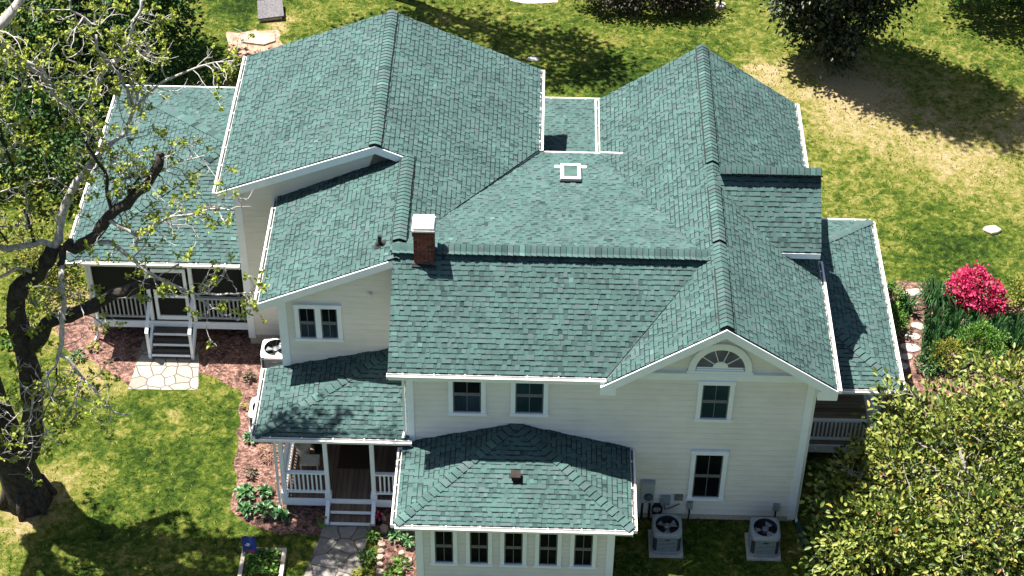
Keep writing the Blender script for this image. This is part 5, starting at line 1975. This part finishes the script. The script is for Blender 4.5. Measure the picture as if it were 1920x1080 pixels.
def rock(name, x, y, rx, ry, h, mat, label, cat='stone', group=None, ang=0.0):
    m = MB()
    n = 11
    seed = rng.uniform(0.82, 1.12, n)
    ca, sa = math.cos(ang), math.sin(ang)
    rings = [(1.0, -0.02), (1.02, h*0.6), (0.93, h*0.95), (0.5, h*1.04)]
    for s_, z_ in rings:
        for k in range(n):
            a = 2*math.pi*k/n
            u, v = rx*s_*seed[k]*math.cos(a), ry*s_*seed[k]*math.sin(a)
            m.v.append((x+u*ca-v*sa, y+u*sa+v*ca, z_+rng.uniform(-0.004, 0.006)*(z_ > 0)))
    for l in range(3):
        for k in range(n):
            m.f.append((l*n+k, l*n+(k+1) % n, (l+1)*n+(k+1) % n, (l+1)*n+k))
            m.m.append(0)
            m.r.append(0.5)
    m.f.append(tuple(3*n+k for k in range(n)))
    m.m.append(0)
    m.r.append(0.5)
    return tag(m.build(name, M[mat]), label, cat, group)

for (px_, py_, rx, ry, lab) in ((1713, 547, 0.30, 0.17, 'large pale stepping stone farthest from the magnolia'), (1712, 566, 0.16, 0.12, 'small stepping stone just below the large pale one'),
                                (1722, 610, 0.22, 0.15, 'stepping stone beside the arching daylily clump'), (1712, 630, 0.24, 0.15, 'squarish pale stepping stone beside the irises'),
                                (1707, 651, 0.28, 0.18, 'largest pale stepping stone of the lower run by the irises'), (1700, 668, 0.20, 0.13, 'stepping stone half way under the porch gutter'),
                                (1692, 686, 0.20, 0.13, 'shaded stepping stone closest to the porch corner')):
    g_ = at(px_, py_, Z=0.04)
    rock('stepping_stone', g_[0], g_[1], rx, ry, 0.045, 'stone', lab, 'stepping stone', 'stepping stones beside the right porch', rng.uniform(-0.3, 0.3))
g_ = at(1860, 431, Z=0.05)
rock('field_stone', g_[0], g_[1], 0.27, 0.2, 0.10, 'stone', 'single pale round stone set in the right lawn')

# ------------------------------------------------------------------ lawn things at the back
g_ = at(512, 22, Z=0.1)
t = thing('well_cover', 'low wooden hatch with a grey sloping lid at the back of the lawn', 'hatch', (g_[0], g_[1], 0))
m = MB()
m.prism([(g_[0]-0.42, g_[1]-0.52, 0.12), (g_[0]+0.36, g_[1]-0.36, 0.16), (g_[0]+0.22, g_[1]+0.50, 0.26), (g_[0]-0.56, g_[1]+0.34, 0.26)], -0.12, -0.001)
m.build('box', M['wood_pale'], t)
m = MB()
m.prism([(g_[0]-0.46, g_[1]-0.58, 0.12), (g_[0]+0.44, g_[1]-0.40, 0.16), (g_[0]+0.27, g_[1]+0.56, 0.26), (g_[0]-0.60, g_[1]+0.38, 0.26)], 0.0, 0.05)
m.build('lid', M['slate'], t)
PINK = mulch_mat('bare_pink_earth', [(0.1, (0.20, 0.11, 0.075)), (0.6, (0.36, 0.23, 0.165)), (1.0, (0.46, 0.33, 0.26))], 5)
sheet('bare_earth', gp((428, 60), (520, 56), (530, 100), (500, 118), (462, 118), (425, 95)), 0.004, PINK, 0.12)
g_ = at(482, 72, Z=0.03)
t = thing('stone_slab', 'flat pinkish stone slab lying on bare earth behind the left wing', 'slab', (g_[0], g_[1], 0))
m = MB()
m.prism([(g_[0]-0.62, g_[1]+0.12, 0), (g_[0]-0.50, g_[1]-0.28, 0), (g_[0]+0.28, g_[1]-0.42, 0), (g_[0]+0.66, g_[1]-0.16, 0), (g_[0]+0.58, g_[1]+0.26, 0), (g_[0]-0.2, g_[1]+0.32, 0)], -0.01, 0.07)
m.build('slab', M['rock'], t)
g_ = at(1350, 12, Z=0)
t = thing('birdbath_base', 'small stone birdbath base with a dark post at the back of the lawn', 'post', (g_[0], g_[1], 0))  # base of a birdbath, built as a stone footing with a pole
m = MB()
m.lathe([(0.22, -0.02), (0.20, 0.10), (0.10, 0.14)], (g_[0], g_[1], 0), 9)
m.build('footing', M['stone'], t)
m = MB()
m.tube([(g_[0], g_[1], 0.1), (g_[0], g_[1], 1.3)], 0.045, 8)
m.build('pole', M['black'], t)
sheet('paving', gp((955, -20), (1048, -20), (1046, 5), (985, 6), (955, 1)), 0.008, plain('pale_paving', (0.42, 0.34, 0.31), (0.58, 0.49, 0.45), 6, 0.9), 0.03)
g_ = at(1000, 111, Z=0.02)
rock('field_stone', g_[0], g_[1], 0.26, 0.14, 0.05, 'concrete', 'flat grey stone on the shaded lawn between the two back gables')

# ------------------------------------------------------------------ front beds
def hosta(px_, py_, r, label, mat='leaf_hosta', n=46, name='hosta', group='leafy plants in the mulch by the entry porch', L=0.2, W=0.11):
    g_ = at(px_, py_, Z=0)
    P, D = [], []
    for _ in range(n):
        a = rng.uniform(0, 2*math.pi)
        q = math.sqrt(rng.random())
        P.append((g_[0]+r*q*math.cos(a), g_[1]+r*q*math.sin(a), 0.10+r*0.75*(1-q*0.75)+rng.normal()*0.02))
        D.append((math.cos(a), math.sin(a), 0.55-0.75*q))
    o = leaf_mesh(name, M[mat], np.array(P), np.array(D), L*rng.uniform(0.7, 1.2, n), W*rng.uniform(0.8, 1.2, n), None, 0.2)
    # shift so that the lowest leaves meet the soil
    return tag(o, label, 'plant', group)

hosta(460, 930, 0.26, 'dark leafy plant at the lawn edge of the mulch, uppermost of the five hostas')
hosta(497, 927, 0.18, 'small hosta closest to the porch corner post')
hosta(462, 962, 0.24, 'hosta at the lawn side of the lower row')
hosta(500, 962, 0.28, 'largest hosta, in the middle of the lower row')
hosta(531, 972, 0.22, 'hosta nearest the porch steps')
hosta(468, 712, 0.17, 'small dark plant in mulch below the first white rimmed unit', 'leaf_bronze', 34, 'bedding_plant', L=0.13, W=0.07)
hosta(470, 826, 0.20, 'dark green plant in mulch left of the entry porch gutter corner', 'leaf_hosta', 40, 'bedding_plant', L=0.14, W=0.08)
hosta(470, 893, 0.18, 'brownish plant in mulch between the gutter corner and the hostas', 'leaf_bronze', 36, 'bedding_plant', L=0.12, W=0.06)
hosta(500, 855, 0.30, 'wispy reddish plant in mulch against the entry porch', 'leaf_red', 60, 'bedding_plant', L=0.12, W=0.03)
hosta(465, 768, 0.16, 'sparse yellowish plant beside the second white rimmed unit', 'leaf_lime', 20, 'bedding_plant', L=0.10, W=0.05)
hosta(147, 672, 0.22, 'round green plant on mulch near the old tree', 'leaf_hosta', 50, 'bedding_plant', L=0.11, W=0.06)
hosta(176, 655, 0.18, 'pale green seedling on mulch left of the porch stairs', 'leaf_spring', 26, 'bedding_plant', L=0.10, W=0.07)
hosta(18, 645, 0.30, 'green plant by the left picture edge behind the trunk', 'leaf_green', 46, 'bedding_plant', L=0.13, W=0.08)
hosta(65, 700, 0.2, 'low green plant right of the old tree stem', 'leaf_green', 36, 'bedding_plant', L=0.10, W=0.06)

# plants and edging stones beside the flagstone walk
for (px_, py_, r, lab, mt) in ((700, 1010, 0.2, 'dark green edging plant beside the last step', 'leaf_green'), (690, 1050, 0.26, 'bright green edging plant right of the flagstone walk', 'leaf_green'),
                               (680, 1085, 0.28, 'yellow-green edging plant at the bottom of the walk', 'leaf_lime'), (745, 1010, 0.26, 'dark leafy plant under the sunroom gutter corner', 'leaf_hosta'),
                               (765, 1020, 0.22, 'dark plant against the sunroom corner board', 'leaf_hosta'), (750, 1065, 0.28, 'bright green plant beside the rocks at the picture bottom', 'leaf_green'),
                               (735, 1085, 0.25, 'green plant at the foot of the edging rocks', 'leaf_green')):
    hosta(px_, py_, r, lab, mt, 52, 'edging_plant', 'plants along the flagstone walk', 0.13, 0.07)
for (px_, py_, r, lab) in ((718, 972, 0.10, 'shaded edging rock nearest the porch'), (720, 992, 0.13, 'shaded grey edging rock below the porch corner'), (714, 1013, 0.09, 'small pinkish edging rock'),
                           (716, 1021, 0.11, 'pink edging rock under the small one'), (714, 1034, 0.10, 'white edging rock in the middle of the row'), (712, 1046, 0.12, 'broad pale edging rock'),
                           (712, 1058, 0.10, 'pale edging rock second from the picture bottom'), (712, 1073, 0.12, 'largest pale edging rock at the picture bottom'),
                           (752, 1037, 0.09, 'lone cream rock between the walk and the sunroom'), (763, 1052, 0.15, 'cream rock against the sunroom wall')):
    g_ = at(px_, py_, Z=0.05)
    rock('edging_rock', g_[0], g_[1], r, r*0.8, r*0.9, 'rock', lab, 'rock', 'rocks edging the flagstone walk', rng.uniform(0, 3))
hosta(1035, 1078, 0.3, 'dark shrub top in front of the sunroom windows', 'leaf_dark', 40, 'evergreen_shrub', 'shrubs in front of the sunroom', 0.16, 0.06)

# raised planter with flag
x0, y0, x1, y1 = -4.28, -2.62, -3.14, -1.50
t = thing('planter_bed', 'low square timber planter full of green leaves', 'planter', (-3.7, -2.0, 0))
m = MB()
m.box((x0, y0, -0.02), (x0+0.10, y1, 0.17))
m.box((x1-0.10, y0, -0.02), (x1, y1, 0.17))
m.box((x0+0.10, y1-0.10, -0.02), (x1-0.10, y1, 0.168))
m.box((x0+0.10, y0, -0.02), (x1-0.10, y0+0.10, 0.168))
m.build('frame', M['wood_pale'], t)
m = MB()
m.box((x0+0.101, y0+0.101, 0.0), (x1-0.101, y1-0.101, 0.11))
m.build('soil', M['soil'], t)
P = np.stack([rng.uniform(x0+0.15, x1-0.15, 420), rng.uniform(y0+0.15, y1-0.12, 420), rng.uniform(0.12, 0.34, 420)], 1)
o = leaf_mesh('planter_greens', M['leaf_green'], P, rng.normal(size=(420, 3)), rng.uniform(0.07, 0.13, 420), rng.uniform(0.05, 0.09, 420))
tag(o, 'leafy green plants growing inside the timber planter', 'plant')
t = thing('garden_flag', 'small blue garden flag standing in the timber planter', 'flag', (-3.98, -1.78, 0.1))
fx, fy, fz = -4.0, -1.86, 0.50
m = MB()
m.tube([(-4.20, -1.80, 0.1), (-4.20, -1.80, 0.95), (-3.80, -1.84, 0.97)], 0.008, 6)
m.build('pole', M['black'], t)
m = MB()
for k in range(6):
    for j in range(6):
        def FP(a, b):
            return (-4.19+0.36*a, -1.815-0.04*a-0.10*(1-b)+0.02*math.sin(a*6), 0.45+0.49*b)
        m.poly([FP(k/6, j/6), FP((k+1)/6, j/6), FP((k+1)/6, (j+1)/6), FP(k/6, (j+1)/6)])
fo = m.build('cloth', M['flagblue'], t)
m = MB()
for (a0, b0, a1, b1) in ((0.18, 0.42, 0.48, 0.50), (0.30, 0.50, 0.55, 0.62)):
    pp = [FP(a0, b0), FP(a1, b0), FP(a1, b1), FP(a0, b1)]
    m.poly([(a, b-0.012, c) for a, b, c in pp])
m.build('print', M['flagpale'], fo)
m = MB()
pp = [FP(0.2, 0.08), FP(0.85, 0.08), FP(0.85, 0.24), FP(0.3, 0.2)]
m.poly([(a, b-0.012, c) for a, b, c in pp])
m.build('border', M['flagred'], fo)

# pots
def pot(x, y, z, r, h, mat, label, leaf=None, leafname='plant', group=None, nleaf=26):
    t = thing('flower_pot', label, 'flower pot', (x, y, z), group)
    m = MB()
    m.lathe([(r*0.72, 0), (r, h*0.9), (r*1.06, h*0.92), (r*1.06, h), (r*0.92, h), (r*0.9, h*0.85), (0.001, h*0.84)], (x, y, z), 18)
    m.build('pot', M[mat], t, False)
    if leaf:
        P = np.array([x, y, z+h])+rng.normal(size=(nleaf, 3))*np.array([r*0.5, r*0.5, r*0.4])+np.array([0, 0, r*0.5])
        leaf_mesh(leafname, M[leaf], P, rng.normal(size=(nleaf, 3)), 0.09, 0.05, t)
    return t
g_ = at(604, 985, Z=0)
pot(g_[0], g_[1], 0.0, 0.12, 0.2, 'potgreen', 'green glazed pot of reddish leaves on the ground left of the entry steps', 'leaf_red')
pot(-0.86, -0.42, 0.0, 0.10, 0.2, 'black', 'pot of red flowers beside the right end of the entry steps', 'petal')
pot(-3.0, 1.55, 0.46, 0.2, 0.36, 'cushion', 'cream urn standing in the back corner of the entry porch')
pot(-2.62, 1.7, 0.46, 0.15, 0.28, 'black', 'dark pot of grey leaves next to the cream urn', 'leaf_hosta')
g_ = at(184, 590, Z=0.9)
pot(-9.15, 6.62, 0.68, 0.10, 0.16, 'black', 'pot of red flowers on the side porch floor', 'petal')
m = MB()
m.box((-2.95, 0.62, 0.462), (-2.45, 1.12, 0.475))
m.build('seat_pad_tmp', M['cushion']) if False else None
t = thing('porch_bench', 'low pale bench on the entry porch boards', 'bench', (-2.75, 0.9, 0.46))
m = MB()
m.box((-3.02, 0.80, 0.80), (-2.52, 1.18, 0.84))
m.build('seat', M['cushion'], t)
for a, b in ((-2.99, 0.83), (-2.55, 0.83), (-2.99, 1.15), (-2.55, 1.15)):
    m = MB()
    m.box((a-0.02, b-0.02, 0.46), (a+0.02, b+0.02, 0.80))
    m.build('leg', M['wood_pale'], t)
m = MB()
m.box((-2.05, 1.05, 0.462), (-1.15, 1.95, 0.474))
tag(m.build('door_mat', M['rug']), 'dark brown mat on the entry porch floor by the door', 'mat')
